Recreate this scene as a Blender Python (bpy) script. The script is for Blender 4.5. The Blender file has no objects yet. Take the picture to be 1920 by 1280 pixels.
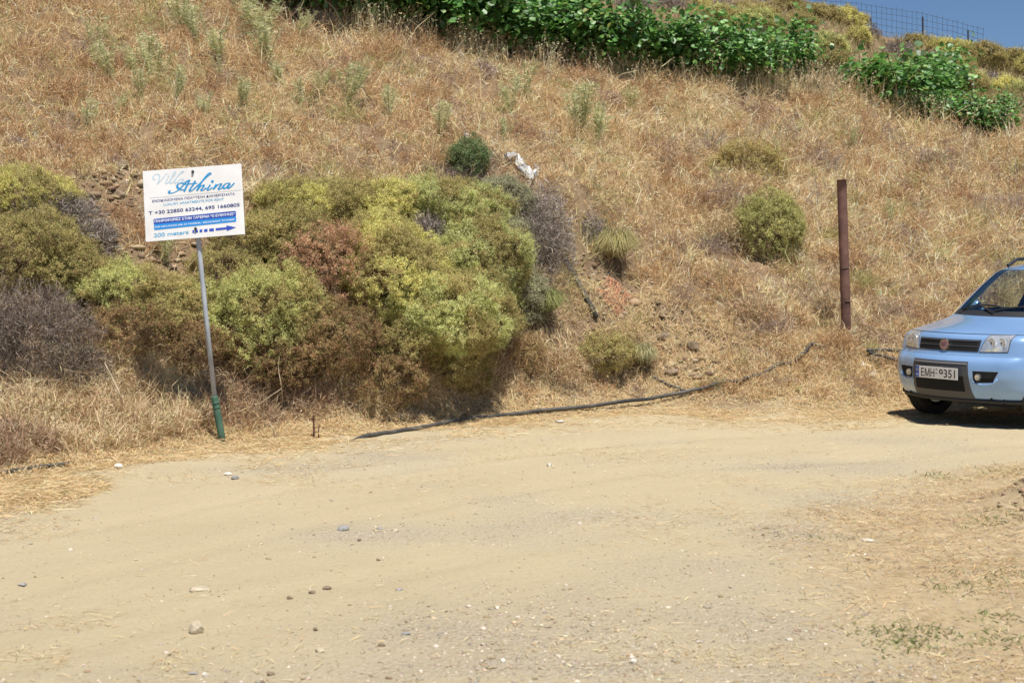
import bpy, bmesh, math
import numpy as np
from mathutils import Vector, Matrix

# ------------------------------------------------------------------ camera, sky, sun, exposure
sc = bpy.context.scene
FP = 2870.0          # focal length in photo pixels (photo is 1920 wide)
HZ = 480.0           # photo row of the horizon
CAMH = 1.6
cam_d = bpy.data.cameras.new('camera'); cam = bpy.data.objects.new('camera', cam_d)
sc.collection.objects.link(cam)
cam.location = (0, 0, CAMH); cam.rotation_euler = (math.pi/2, 0, 0)
cam_d.sensor_width = 36; cam_d.lens = 36*FP/1920
cam_d.shift_y = -(640-HZ)/1920
cam_d.clip_start = .1; cam_d.clip_end = 3000
cam_d.dof.use_dof = True; cam_d.dof.focus_distance = 14.0; cam_d.dof.aperture_fstop = 5.0
sc.camera = cam

SUNV = Vector((.13, -.29, .95)).normalized()
elev = math.asin(SUNV.z); az = math.atan2(SUNV.x, SUNV.y)
w = bpy.data.worlds.new('World'); sc.world = w; w.use_nodes = True
nt = w.node_tree; nt.nodes.clear()
sky = nt.nodes.new('ShaderNodeTexSky'); sky.sky_type = 'NISHITA'; sky.sun_disc = False
sky.sun_elevation = elev; sky.sun_rotation = az
sky.air_density = .8; sky.dust_density = 0.0; sky.ozone_density = 8.0
bg = nt.nodes.new('ShaderNodeBackground'); bg.inputs[1].default_value = .067
out = nt.nodes.new('ShaderNodeOutputWorld')
nt.links.new(sky.outputs[0], bg.inputs[0]); nt.links.new(bg.outputs[0], out.inputs[0])
sd = bpy.data.lights.new('sun', 'SUN'); sd.energy = 5.0; sd.angle = math.radians(.5); sd.color = (1, .955, .88)
so = bpy.data.objects.new('sun', sd); sc.collection.objects.link(so)
so.rotation_euler = SUNV.to_track_quat('Z', 'Y').to_euler(); so.location = (10, -10, 30)
sc.view_settings.view_transform = 'Standard'; sc.view_settings.look = 'None'
sc.view_settings.exposure = 0.31; sc.view_settings.gamma = 1
sc.cycles.max_bounces = 7; sc.cycles.transparent_max_bounces = 12

# ------------------------------------------------------------------ helpers
RNG = np.random.default_rng(7)
C = sc.collection

def hash2(ix, iy, seed):
    h = (ix.astype(np.int64)*374761393 + iy.astype(np.int64)*668265263 + seed*1442695041) & 0x7fffffff
    h = ((h ^ (h >> 13))*1274126177) & 0x7fffffff
    return ((h ^ (h >> 16)) & 0xffffff)/float(0xffffff)

def noise(x, y, s=1.0, seed=0, octv=1):
    x = np.asarray(x, float)*s; y = np.asarray(y, float)*s
    t = 0; a = 1.0; n = 0
    for o in range(octv):
        ix = np.floor(x); iy = np.floor(y); fx = x-ix; fy = y-iy
        fx = fx*fx*(3-2*fx); fy = fy*fy*(3-2*fy)
        a00 = hash2(ix, iy, seed+o); a10 = hash2(ix+1, iy, seed+o); a01 = hash2(ix, iy+1, seed+o); a11 = hash2(ix+1, iy+1, seed+o)
        t = t + a*((a00*(1-fx)+a10*fx)*(1-fy)+(a01*(1-fx)+a11*fx)*fy); n += a
        a *= .5; x = x*2.03+17.1; y = y*2.03+5.7
    return t/n

def tag(o, label=None, cat=None, group=None, kind=None):
    if label: o['label'] = label
    if cat: o['category'] = cat
    if group: o['group'] = group
    if kind: o['kind'] = kind
    return o

def link(name, me, mat=None, parent=None, smooth=False):
    o = bpy.data.objects.new(name, me); C.objects.link(o)
    if mat is not None and not me.materials:
        for m in (mat if isinstance(mat, (list, tuple)) else [mat]): me.materials.append(m)
    if parent is not None: o.parent = parent
    if smooth: me.polygons.foreach_set('use_smooth', [True]*len(me.polygons))
    return o

def mesh_np(name, v, f, col=None, nper=None):
    """v (N,3); f (M,k) same-size polygons; col (N,3)"""
    me = bpy.data.meshes.new(name)
    f = np.asarray(f, np.int32); k = f.shape[1]; M = len(f)
    me.vertices.add(len(v)); me.vertices.foreach_set('co', np.asarray(v, np.float32).ravel())
    me.loops.add(M*k); me.loops.foreach_set('vertex_index', f.ravel())
    me.polygons.add(M); me.polygons.foreach_set('loop_start', np.arange(0, M*k, k, dtype=np.int32))
    try: me.polygons.foreach_set('loop_total', np.full(M, k, np.int32))
    except Exception: pass
    if col is not None:
        a = me.attributes.new('Col', 'FLOAT_COLOR', 'POINT')
        c4 = np.ones((len(v), 4), np.float32); c4[:, :3] = col
        a.data.foreach_set('color', c4.ravel())
    me.update(); me.validate()
    return me

def empty(name, loc, label=None, cat=None, group=None, rz=0, rot=None):
    o = bpy.data.objects.new(name, None); C.objects.link(o); o.location = loc
    o.rotation_euler = rot if rot is not None else (0, 0, rz); o.empty_display_size = .2
    return tag(o, label, cat, group)

def bm_mesh(name, bm):
    me = bpy.data.meshes.new(name); bm.to_mesh(me); bm.free(); return me

def tube(bm, pts, r, n=8, caps=True, rfun=None):
    pts = [Vector(p) for p in pts]; rings = []
    prev = None
    for i, p in enumerate(pts):
        t = (pts[min(i+1, len(pts)-1)]-pts[max(i-1, 0)]).normalized()
        if prev is None:
            a = Vector((0, 0, 1)) if abs(t.z) < .9 else Vector((1, 0, 0))
            u = t.cross(a).normalized()
        else:
            u = (prev-t*prev.dot(t)).normalized()
        prev = u; v = t.cross(u)
        rr = r if rfun is None else rfun(i/(len(pts)-1))
        rings.append([bm.verts.new(p+(u*math.cos(2*math.pi*k/n)+v*math.sin(2*math.pi*k/n))*rr) for k in range(n)])
    for a, b in zip(rings[:-1], rings[1:]):
        for k in range(n): bm.faces.new((a[k], a[(k+1) % n], b[(k+1) % n], b[k]))
    if caps:
        bm.faces.new(rings[0][::-1]); bm.faces.new(rings[-1])
    return rings

def box(bm, c, s, rot=None, bev=0):
    r = bmesh.ops.create_cube(bm, size=1)
    vs = r['verts']
    M = Matrix.Translation(c) @ (rot.to_4x4() if rot else Matrix.Identity(4)) @ Matrix.Diagonal((*s, 1))
    bmesh.ops.transform(bm, matrix=M, verts=vs)
    if bev > 0:
        es = list({e for v in vs for e in v.link_edges})
        bmesh.ops.bevel(bm, geom=es, offset=bev, segments=2, affect='EDGES')

def smooth_pts(P, n=6):
    """Catmull-Rom resample"""
    P = [np.array(p, float) for p in P]; P = [2*P[0]-P[1]]+P+[2*P[-1]-P[-2]]
    o = []
    for i in range(1, len(P)-2):
        for k in range(n):
            t = k/n
            o.append(.5*((2*P[i])+(-P[i-1]+P[i+1])*t+(2*P[i-1]-5*P[i]+4*P[i+1]-P[i+2])*t*t+(-P[i-1]+3*P[i]-3*P[i+1]+P[i+2])*t**3))
    o.append(P[-2]); return o

# ------------------------------------------------------------------ materials
def new_mat(name):
    m = bpy.data.materials.new(name); m.use_nodes = True
    n = m.node_tree; n.nodes.clear()
    o = n.nodes.new('ShaderNodeOutputMaterial')
    return m, n, o

def pmat(name, col, rough=.6, metal=0, var=.0, vscale=8, col2=None, bump=0, bscale=40, coat=0, spec=.5, trans=0, dist=.01):
    m, n, o = new_mat(name)
    b = n.nodes.new('ShaderNodeBsdfPrincipled'); n.links.new(b.outputs[0], o.inputs[0])
    b.inputs['Base Color'].default_value = (*col, 1); b.inputs['Roughness'].default_value = rough
    b.inputs['Metallic'].default_value = metal; b.inputs['Coat Weight'].default_value = coat
    b.inputs['Coat Roughness'].default_value = .05
    b.inputs['Specular IOR Level'].default_value = spec
    b.inputs['Transmission Weight'].default_value = trans
    tc = n.nodes.new('ShaderNodeTexCoord')
    if var > 0 or col2:
        nz = n.nodes.new('ShaderNodeTexNoise'); nz.inputs['Scale'].default_value = vscale; nz.inputs['Detail'].default_value = 6
        nz.inputs['Roughness'].default_value = .65
        n.links.new(tc.outputs['Object'], nz.inputs['Vector'])
        cr = n.nodes.new('ShaderNodeValToRGB')
        c2 = col2 if col2 else tuple(max(0, c*(1-var)) for c in col)
        cr.color_ramp.elements[0].position = .38; cr.color_ramp.elements[1].position = .62
        cr.color_ramp.elements[0].color = (*c2, 1); cr.color_ramp.elements[1].color = (*[min(1, c*(1+var*.4)) for c in col], 1)
        n.links.new(nz.outputs['Fac'], cr.inputs[0]); n.links.new(cr.outputs[0], b.inputs['Base Color'])
    if bump > 0:
        nb = n.nodes.new('ShaderNodeTexNoise'); nb.inputs['Scale'].default_value = bscale; nb.inputs['Detail'].default_value = 5
        n.links.new(tc.outputs['Object'], nb.inputs['Vector'])
        bp = n.nodes.new('ShaderNodeBump'); bp.inputs['Strength'].default_value = bump; bp.inputs['Distance'].default_value = dist
        n.links.new(nb.outputs['Fac'], bp.inputs['Height']); n.links.new(bp.outputs[0], b.inputs['Normal'])
    return m

def leafmat(name, trans=.35, gloss=0.0, grough=.35):
    m, n, o = new_mat(name)
    at = n.nodes.new('ShaderNodeAttribute'); at.attribute_name = 'Col'
    d = n.nodes.new('ShaderNodeBsdfDiffuse'); t = n.nodes.new('ShaderNodeBsdfTranslucent')
    n.links.new(at.outputs['Color'], d.inputs[0]); n.links.new(at.outputs['Color'], t.inputs[0])
    mx = n.nodes.new('ShaderNodeMixShader'); mx.inputs[0].default_value = trans
    n.links.new(d.outputs[0], mx.inputs[1]); n.links.new(t.outputs[0], mx.inputs[2])
    last = mx
    if gloss > 0:
        g = n.nodes.new('ShaderNodeBsdfGlossy'); g.inputs['Roughness'].default_value = grough
        m2 = n.nodes.new('ShaderNodeMixShader'); m2.inputs[0].default_value = gloss
        n.links.new(mx.outputs[0], m2.inputs[1]); n.links.new(g.outputs[0], m2.inputs[2]); last = m2
    n.links.new(last.outputs[0], o.inputs[0])
    return m

M_grass = leafmat('dry_grass', .32)
M_leaf = leafmat('shrub_leaf', .32)
M_vine = leafmat('vine_leaf', .38, .06, .5)
M_twig = leafmat('twig', 0.0)
M_bark = pmat('bark', (.16, .11, .075), .9, var=.5, vscale=30, bump=.6)
M_stone = pmat('stone', (.52, .44, .31), .9, var=.35, vscale=14, bump=.7, bscale=30)
M_stone_w = pmat('pale_stone', (.66, .62, .54), .85, var=.2, vscale=14, bump=.5, bscale=30)
M_stone_g = pmat('grey_stone', (.34, .33, .32), .85, var=.35, vscale=14, bump=.6, bscale=30)
M_stone_b = pmat('brown_stone', (.25, .185, .12), .9, var=.4, vscale=14, bump=.7, bscale=30)

# ------------------------------------------------------------------ terrain
COLS = [-900, 0, 400, 700, 950, 1200, 1500, 1800, 1950, 2800]
def zz(d, iy): return CAMH+d*(HZ-iy)/FP
# (distance, photo row) of successive breaks of slope: road edge, shoulder, bank foot, bank top, upper slope, terrace, ridge
ROWS = {
 -900: [(10.6, 913), (12.0, 850), (12.8, 700), (15.0, 340), (21, 0), (29, -170), (52, -420)],
 0:    [(10.9, 900), (12.2, 838), (12.9, 700), (15.2, 340), (21, 0), (29, -150), (52, -380)],
 400:  [(13.0, 833), (13.6, 772), (14.1, 610), (15.8, 340), (23, 0), (30, -120), (52, -320)],
 700:  [(13.9, 812), (14.3, 768), (14.7, 610), (16.5, 345), (24.5, 45), (31, -50), (52, -250)],
 950:  [(15.2, 783), (15.5, 745), (15.9, 600), (17.4, 350), (25.5, 105), (32, 20), (52, -190)],
 1200: [(15.9, 770), (16.3, 728), (17.0, 600), (19.2, 395), (26, 145), (33, 68), (52, -60)],
 1500: [(15.7, 775), (16.5, 712), (17.4, 610), (19.8, 410), (27, 165), (34, 107), (52, 36)],
 1800: [(16.3, 762), (17.2, 700), (18.2, 600), (20.5, 415), (27, 232), (34, 178), (52, 112)],
 1950: [(16.5, 758), (17.4, 700), (18.4, 600), (20.8, 420), (27, 245), (34, 195), (52, 140)],
 2800: [(16.5, 758), (17.4, 705), (18.4, 610), (20.8, 440), (27, 300), (34, 250), (52, 230)]}
pxg = np.linspace(-900, 2800, 371)
NR = 7
RD = []; RZ = []
def gsm(a, k=7):
    ker = np.exp(-np.linspace(-2, 2, 2*k+1)**2); ker /= ker.sum()
    return np.convolve(np.pad(a, k, mode='edge'), ker, 'valid')
for r in range(NR):
    d = np.array([ROWS[c][r][0] for c in COLS]); z = np.array([zz(*ROWS[c][r]) for c in COLS])
    if r == 0: z = z*0
    RD.append(gsm(np.interp(pxg, COLS, d))); RZ.append(gsm(np.interp(pxg, COLS, z)))
RD.append(RD[-1]+22); RZ.append(RZ[-1]-3.5)
RD.append(RD[-1]+110); RZ.append(RZ[-1]*0-6)
RD = np.array(RD); RZ = np.array(RZ)

def topx(x, y):
    return np.clip(960+FP*x/np.maximum(y, 4.0), -900, 2800)

def vergex(y):
    return np.interp(y, [0, 5.7, 7.5, 9.5, 11, 11.8, 12.6, 14], [1.0, 1.15, 1.45, 1.75, 2.7, 3.7, 6, 60])

def trackv(x, y):
    return (y-np.interp(x, [-12, -5, -2.4, -1.3, 1.0, 4.1, 8, 14], [2.5, 5.6, 8.2, 10.0, 12.3, 13.9, 14.6, 15.0]))*.78

def base_z(x, y):
    p = topx(x, y)
    z = np.zeros_like(p)
    ds = [np.interp(p, pxg, RD[r]) for r in range(len(RD))]
    zs = [np.interp(p, pxg, RZ[r]) for r in range(len(RZ))]
    for r in range(len(RD)-1):
        t = np.clip((y-ds[r])/(ds[r+1]-ds[r]), 0, 1)
        seg = (y > ds[r])
        z = np.where(seg, zs[r]+(zs[r+1]-zs[r])*t, z)
    z = np.where(y > ds[-1], zs[-1], z)
    return z, ds[0]

def ground(x, y):
    x = np.asarray(x, float); y = np.asarray(y, float)
    z, e = base_z(x, y)
    # soften slope breaks
    z2, _ = base_z(x, y+.22); z3, _ = base_z(x, y-.22)
    z = (z+z2+z3)/3
    m = np.clip((y-e)/1.2, 0, 1); far = np.clip((y-24)/10, 0, 1)
    z = z+m*((noise(x, y, .7, 3, 3)-.5)*.5*(1+far)+(noise(x, y, 3.1, 9, 3)-.5)*.36)
    # road: gentle undulation, wheel tracks
    rm = 1-m
    z = z+rm*((noise(x, y, .35, 21, 2)-.5)*.05+(noise(x, y, 2.2, 22, 3)-.5)*.022+(noise(x, y, 14, 23, 2)-.5)*.009)
    tv = trackv(x, y)+(noise(x, y, .5, 27, 2)-.5)*.25
    for c_, a_ in ((-.75, .016), (.7, .018), (-2.3, .012), (-3.8, .010)): z = z-rm*a_*np.exp(-((tv-c_)/.16)**2)+rm*a_*.5*np.exp(-((np.abs(tv-c_)-.27)/.09)**2)
    # verge mound on the right of the track
    v = np.clip((x-vergex(y)-.5)/1.6, 0, 1)*np.clip((13-y)/2, 0, 1)
    z = z+v*v*(.16+.25*(noise(x, y, 1.1, 31, 3)-.35))
    g = np.exp(-(((x-3.55)/.42)**2+((y-9.4)/.55)**2))
    z = z+g*.24
    return z

def gz(x, y): return float(ground(np.array([x]), np.array([y]))[0])
DD = np.concatenate([np.arange(4, 30, .03), np.arange(30, 90, .1)])
def hit(px, py):
    x = (px-960)/FP*DD; z = CAMH+(HZ-py)/FP*DD
    g = ground(x, DD); k = np.argmax(z <= g)
    if z[k] > g[k]: k = len(DD)-1
    return Vector((x[k], DD[k], g[k]))
def at(px, py, d): return Vector(((px-960)/FP*d, d, CAMH+(HZ-py)/FP*d))

def axis(segs):
    a = []
    for lo, hi, st in segs: a += list(np.arange(lo, hi, st))
    a.append(segs[-1][1]); return np.array(a)
gx = axis([(-600, -100, 60), (-100, -30, 8), (-30, -11, 1.2), (-11, -7, .25), (-7, 7.5, .075), (7.5, 12, .25), (12, 30, 1.2), (30, 100, 8), (100, 600, 60)])
gy = axis([(-600, -60, 60), (-60, -6, 6), (-6, 4, .5), (4, 20, .075), (20, 32, .16), (32, 62, .4), (62, 130, 4), (130, 900, 70)])
X, Y = np.meshgrid(gx, gy); Z = ground(X, Y)
V = np.stack([X.ravel(), Y.ravel(), Z.ravel()], 1)
nx, ny = len(gx), len(gy)
ii = (np.arange(ny-1)[:, None]*nx+np.arange(nx-1)[None, :]).ravel()
F = np.stack([ii, ii+1, ii+nx+1, ii+nx], 1)
_, E = base_z(X, Y)
S = (Y-E)            # signed distance past the road edge
EN = (noise(X, Y, 1.3, 41, 3)-.5)*1.3
soil = np.clip((S+.25+EN)/.7, 0, 1); soil = np.maximum(soil, .85*np.exp(-(((X-3.55)/.35)**2+((Y-9.5)/.5)**2)))
vg = np.clip((X-vergex(Y)+.3+EN*.8)/.9, 0, 1)*np.clip((12.8-Y)/1.0, 0, 1)
grav = np.clip(noise(X, Y, .9, 51, 3)*2.6-1.35, 0, 1)*(1-soil)
def gpatch(x0, y0, sx, sy): return np.exp(-(((X-x0)/sx)**2+((Y-y0)/sy)**2))
def rp(px, py): d = CAMH*FP/(py-HZ); return (px-960)/FP*d, d
for (px, py, sx, sy) in [(700, 1000, .5, .35), (880, 1190, .55, .5), (1400, 1180, .45, .6), (1480, 1000, .3, .6), (1560, 870, .9, .4), (950, 1260, 1.0, .25), (560, 880, .7, .3)]:
    x0, y0 = rp(px, py); grav = np.maximum(grav, .9*gpatch(x0, y0, sx, sy)*(.5+noise(X, Y, 4, 52, 2)))
col = np.stack([np.clip(soil, 0, 1).ravel(), np.clip(vg, 0, 1).ravel(), np.clip(grav, 0, 1).ravel()], 1)

def ground_mat():
    m, n, o = new_mat('ground_soil')
    L = n.links.new
    b = n.nodes.new('ShaderNodeBsdfPrincipled'); L(b.outputs[0], o.inputs[0])
    b.inputs['Roughness'].default_value = .95; b.inputs['Specular IOR Level'].default_value = .15
    at_ = n.nodes.new('ShaderNodeAttribute'); at_.attribute_name = 'Col'
    sep = n.nodes.new('ShaderNodeSeparateColor'); L(at_.outputs['Color'], sep.inputs[0])
    tc = n.nodes.new('ShaderNodeTexCoord')
    def nz(s, d=6, r=.6, vec=None):
        k = n.nodes.new('ShaderNodeTexNoise'); k.inputs['Scale'].default_value = s; k.inputs['Detail'].default_value = d
        k.inputs['Roughness'].default_value = r; L(vec or tc.outputs['Object'], k.inputs['Vector']); return k.outputs['Fac']
    def ramp(f, stops):
        r = n.nodes.new('ShaderNodeValToRGB'); L(f, r.inputs[0])
        while len(r.color_ramp.elements) < len(stops): r.color_ramp.elements.new(.5)
        for e, (p, c) in zip(r.color_ramp.elements, stops): e.position = p; e.color = (*c, 1)
        return r.outputs[0]
    def mix(f, a, b_):
        k = n.nodes.new('ShaderNodeMix'); k.data_type = 'RGBA'
        if isinstance(f, float): k.inputs[0].default_value = f
        else: L(f, k.inputs[0])
        L(a, k.inputs[6]); L(b_, k.inputs[7]); return k.outputs[2]
    def mth(op, a, b_=None):
        k = n.nodes.new('ShaderNodeMath'); k.operation = op; k.use_clamp = True
        for i, q in enumerate((a, b_)):
            if q is None: continue
            if isinstance(q, float): k.inputs[i].default_value = q
            else: L(q, k.inputs[i])
        return k.outputs[0]
    # stretch noise along the track for faint wheel marks
    ta = n.nodes.new('ShaderNodeAttribute'); ta.attribute_name = 'Trk'; sx_ = n.nodes.new('ShaderNodeSeparateXYZ'); L(tc.outputs['Object'], sx_.inputs[0])
    mx_ = n.nodes.new('ShaderNodeMath'); mx_.operation = 'MULTIPLY'; mx_.inputs[1].default_value = .22; L(sx_.outputs[0], mx_.inputs[0])
    mp = n.nodes.new('ShaderNodeCombineXYZ'); L(ta.outputs['Fac'], mp.inputs[0]); L(mx_.outputs[0], mp.inputs[1])
    sand = ramp(nz(.8, 5), [(.3, (.44, .365, .22)), (.5, (.49, .41, .255)), (.72, (.535, .455, .29))])
    track = ramp(nz(3.2, 7, .75, mp.outputs[0]), [(.32, (.41, .335, .205)), (.5, (.49, .41, .26)), (.68, (.555, .47, .31))])
    c = mix(.4, sand, track)
    speck = ramp(nz(55, 3, .8), [(.28, (.28, .22, .15)), (.42, (.46, .375, .245)), (.66, (.51, .42, .275)), (.8, (.68, .6, .46))])
    c = mix(.5, c, speck)
    gr = ramp(nz(70, 4, .9), [(.3, (.22, .185, .14)), (.5, (.42, .36, .27)), (.7, (.56, .50, .40))])
    c = mix(mth('MULTIPLY', sep.outputs[2], mth('MULTIPLY', nz(9, 5, .8), 1.3)), c, gr)
    so_ = ramp(nz(7, 8, .75), [(.25, (.09, .058, .035)), (.5, (.21, .145, .085)), (.75, (.38, .28, .18))])
    so2 = ramp(nz(1.1, 4), [(.35, (.20, .13, .08)), (.65, (.31, .22, .135))])
    so_ = mix(.4, so_, so2)
    c = mix(sep.outputs[0], c, so_)
    ve = ramp(nz(12, 7, .8), [(.25, (.28, .21, .13)), (.5, (.45, .34, .20)), (.75, (.60, .47, .29))])
    c = mix(mth('MULTIPLY', sep.outputs[1], .85), c, ve)
    L(c, b.inputs['Base Color'])
    bp = n.nodes.new('ShaderNodeBump'); bp.inputs['Distance'].default_value = .03; bp.inputs['Strength'].default_value = .8
    a1 = n.nodes.new('ShaderNodeMath'); a1.operation = 'ADD'; L(nz(18, 8, .75), a1.inputs[0])
    vm = n.nodes.new('ShaderNodeTexVoronoi'); vm.inputs['Scale'].default_value = 38; L(tc.outputs['Object'], vm.inputs['Vector'])
    m1 = n.nodes.new('ShaderNodeMath'); m1.operation = 'MULTIPLY'; L(vm.outputs['Distance'], m1.inputs[0]); L(sep.outputs[2], m1.inputs[1])
    L(m1.outputs[0], a1.inputs[1]); L(a1.outputs[0], bp.inputs['Height']); L(bp.outputs[0], b.inputs['Normal'])
    return m
M_ground = ground_mat()
fy = Y.ravel()[F].mean(1); fs = S.ravel()[F].mean(1)
isroad = fs < .15
for nm, sel in (('dirt_road', isroad), ('hillside', ~isroad)):
    f = F[sel]; u, inv = np.unique(f, return_inverse=True)
    me = mesh_np(nm, V[u], inv.reshape(f.shape), col[u])
    tr_ = me.attributes.new('Trk', 'FLOAT', 'POINT'); tr_.data.foreach_set('value', trackv(V[u][:, 0], V[u][:, 1]).astype(np.float32))
    o = link(nm, me, M_ground, smooth=True); o['kind'] = 'structure'

# ------------------------------------------------------------------ ribbons / leaves as numpy
def unit(v): return v/np.maximum(np.linalg.norm(v, axis=-1, keepdims=True), 1e-9)
def rdir(n, rng=RNG):
    return unit(rng.normal(size=(n, 3)))

class Bag:
    """collects quads with a colour per leaf"""
    def __init__(s): s.v = []; s.c = []
    def quads(s, q, c):                # q (N,4,3), c (N,3)
        s.v.append(q.reshape(-1, 3)); s.c.append(np.repeat(c, 4, 0))
    def blades(s, p, d1, d2, L, wd, c):
        """two-segment blade: base p, directions d1 d2, length L, width wd"""
        n = len(p); view = unit(np.stack([p[:, 0], p[:, 1], np.zeros(n)], 1))
        side = unit(np.cross(d1, view+RNG.normal(size=(n, 3))*.45))*wd[:, None]*.5
        m = p+d1*L[:, None]*.55; t = m+d2*L[:, None]*.45
        s.quads(np.stack([p-side, p+side, m+side*.8, m-side*.8], 1), c)
        s.quads(np.stack([m-side*.8, m+side*.8, t+side*.15, t-side*.15], 1), c)
    def leaves(s, p, d, L, wd, c, nrm=None):
        n = len(p)
        side = unit(np.cross(d, rdir(n) if nrm is None else nrm+rdir(n)*.55))*wd[:, None]*.5
        s.quads(np.stack([p, p+d*L[:, None]*.5+side, p+d*L[:, None], p+d*L[:, None]*.5-side], 1), c)
    def mesh(s, name):
        v = np.concatenate(s.v); c = np.concatenate(s.c)
        return mesh_np(name, v, np.arange(len(v)).reshape(-1, 4), c)

def pal(cols, n, rng=RNG, wts=None, jit=.12):
    cols = np.array(cols, float)
    k = rng.choice(len(cols), n, p=None if wts is None else np.array(wts)/sum(wts))
    return np.clip(cols[k]*(1+rng.normal(size=(n, 1))*jit)*(1+rng.normal(size=(n, 3))*.04), .005, .95)

# shrub footprint exclusion for grass
BLOBS = []

# ------------------------------------------------------------------ shrubs
def lump(d, seed, fr=(2.5, 6, 14), am=(.13, .09, .06)):
    rg = np.random.default_rng(seed); t = np.zeros(len(d))
    for f, a in zip(fr, am):
        for _ in range(4):
            k = unit(rg.normal(size=3))*f; t += a*.5*np.sin(d@k+rg.uniform(0, 6.28))
    return t

GREEN = [(.50, .50, .19), (.43, .44, .16), (.58, .56, .25), (.34, .32, .12)]
YELG = [(.63, .58, .20), (.55, .52, .18), (.69, .63, .27), (.44, .39, .14)]
OLIVE = [(.42, .38, .15), (.52, .46, .20), (.30, .27, .10), (.50, .38, .18)]
BRIGHT = [(.53, .54, .22), (.46, .49, .18), (.60, .59, .29), (.39, .39, .15)]
BROWN = [(.48, .27, .17), (.58, .36, .23), (.36, .20, .12), (.55, .42, .24)]
BRNDK = [(.36, .22, .12), (.46, .31, .17), (.26, .16, .09), (.40, .35, .14)]
GREY = [(.32, .27, .23), (.23, .19, .16), (.44, .38, .33), (.16, .13, .11)]
BROWN2 = [(.50, .33, .19), (.62, .45, .27), (.36, .22, .13), (.56, .48, .28)]
GREYD = [(.22, .17, .14), (.15, .12, .10), (.32, .26, .21), (.11, .09, .075)]
YELG = [tuple(min(.85, c*1.12) for c in t) for t in YELG]
GREEN = [tuple(min(.85, c*1.12) for c in t) for t in GREEN]
OLIVE = [tuple(min(.85, c*1.05) for c in t) for t in OLIVE]
BRIGHT = [tuple(min(.85, c*1.12) for c in t) for t in BRIGHT]
BROWN = [tuple(min(.85, c*1.1) for c in t) for t in BROWN]
GREYG = [(.42, .42, .25), (.50, .48, .32), (.34, .35, .2), (.44, .38, .26)]
DKG = [(.18, .27, .11), (.25, .34, .15), (.14, .20, .09), (.34, .38, .18)]
PINKG = [(.46, .36, .31), (.36, .27, .23), (.54, .44, .38)]
STRAW = [(.60, .46, .26), (.52, .37, .20), (.68, .56, .35)]

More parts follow.
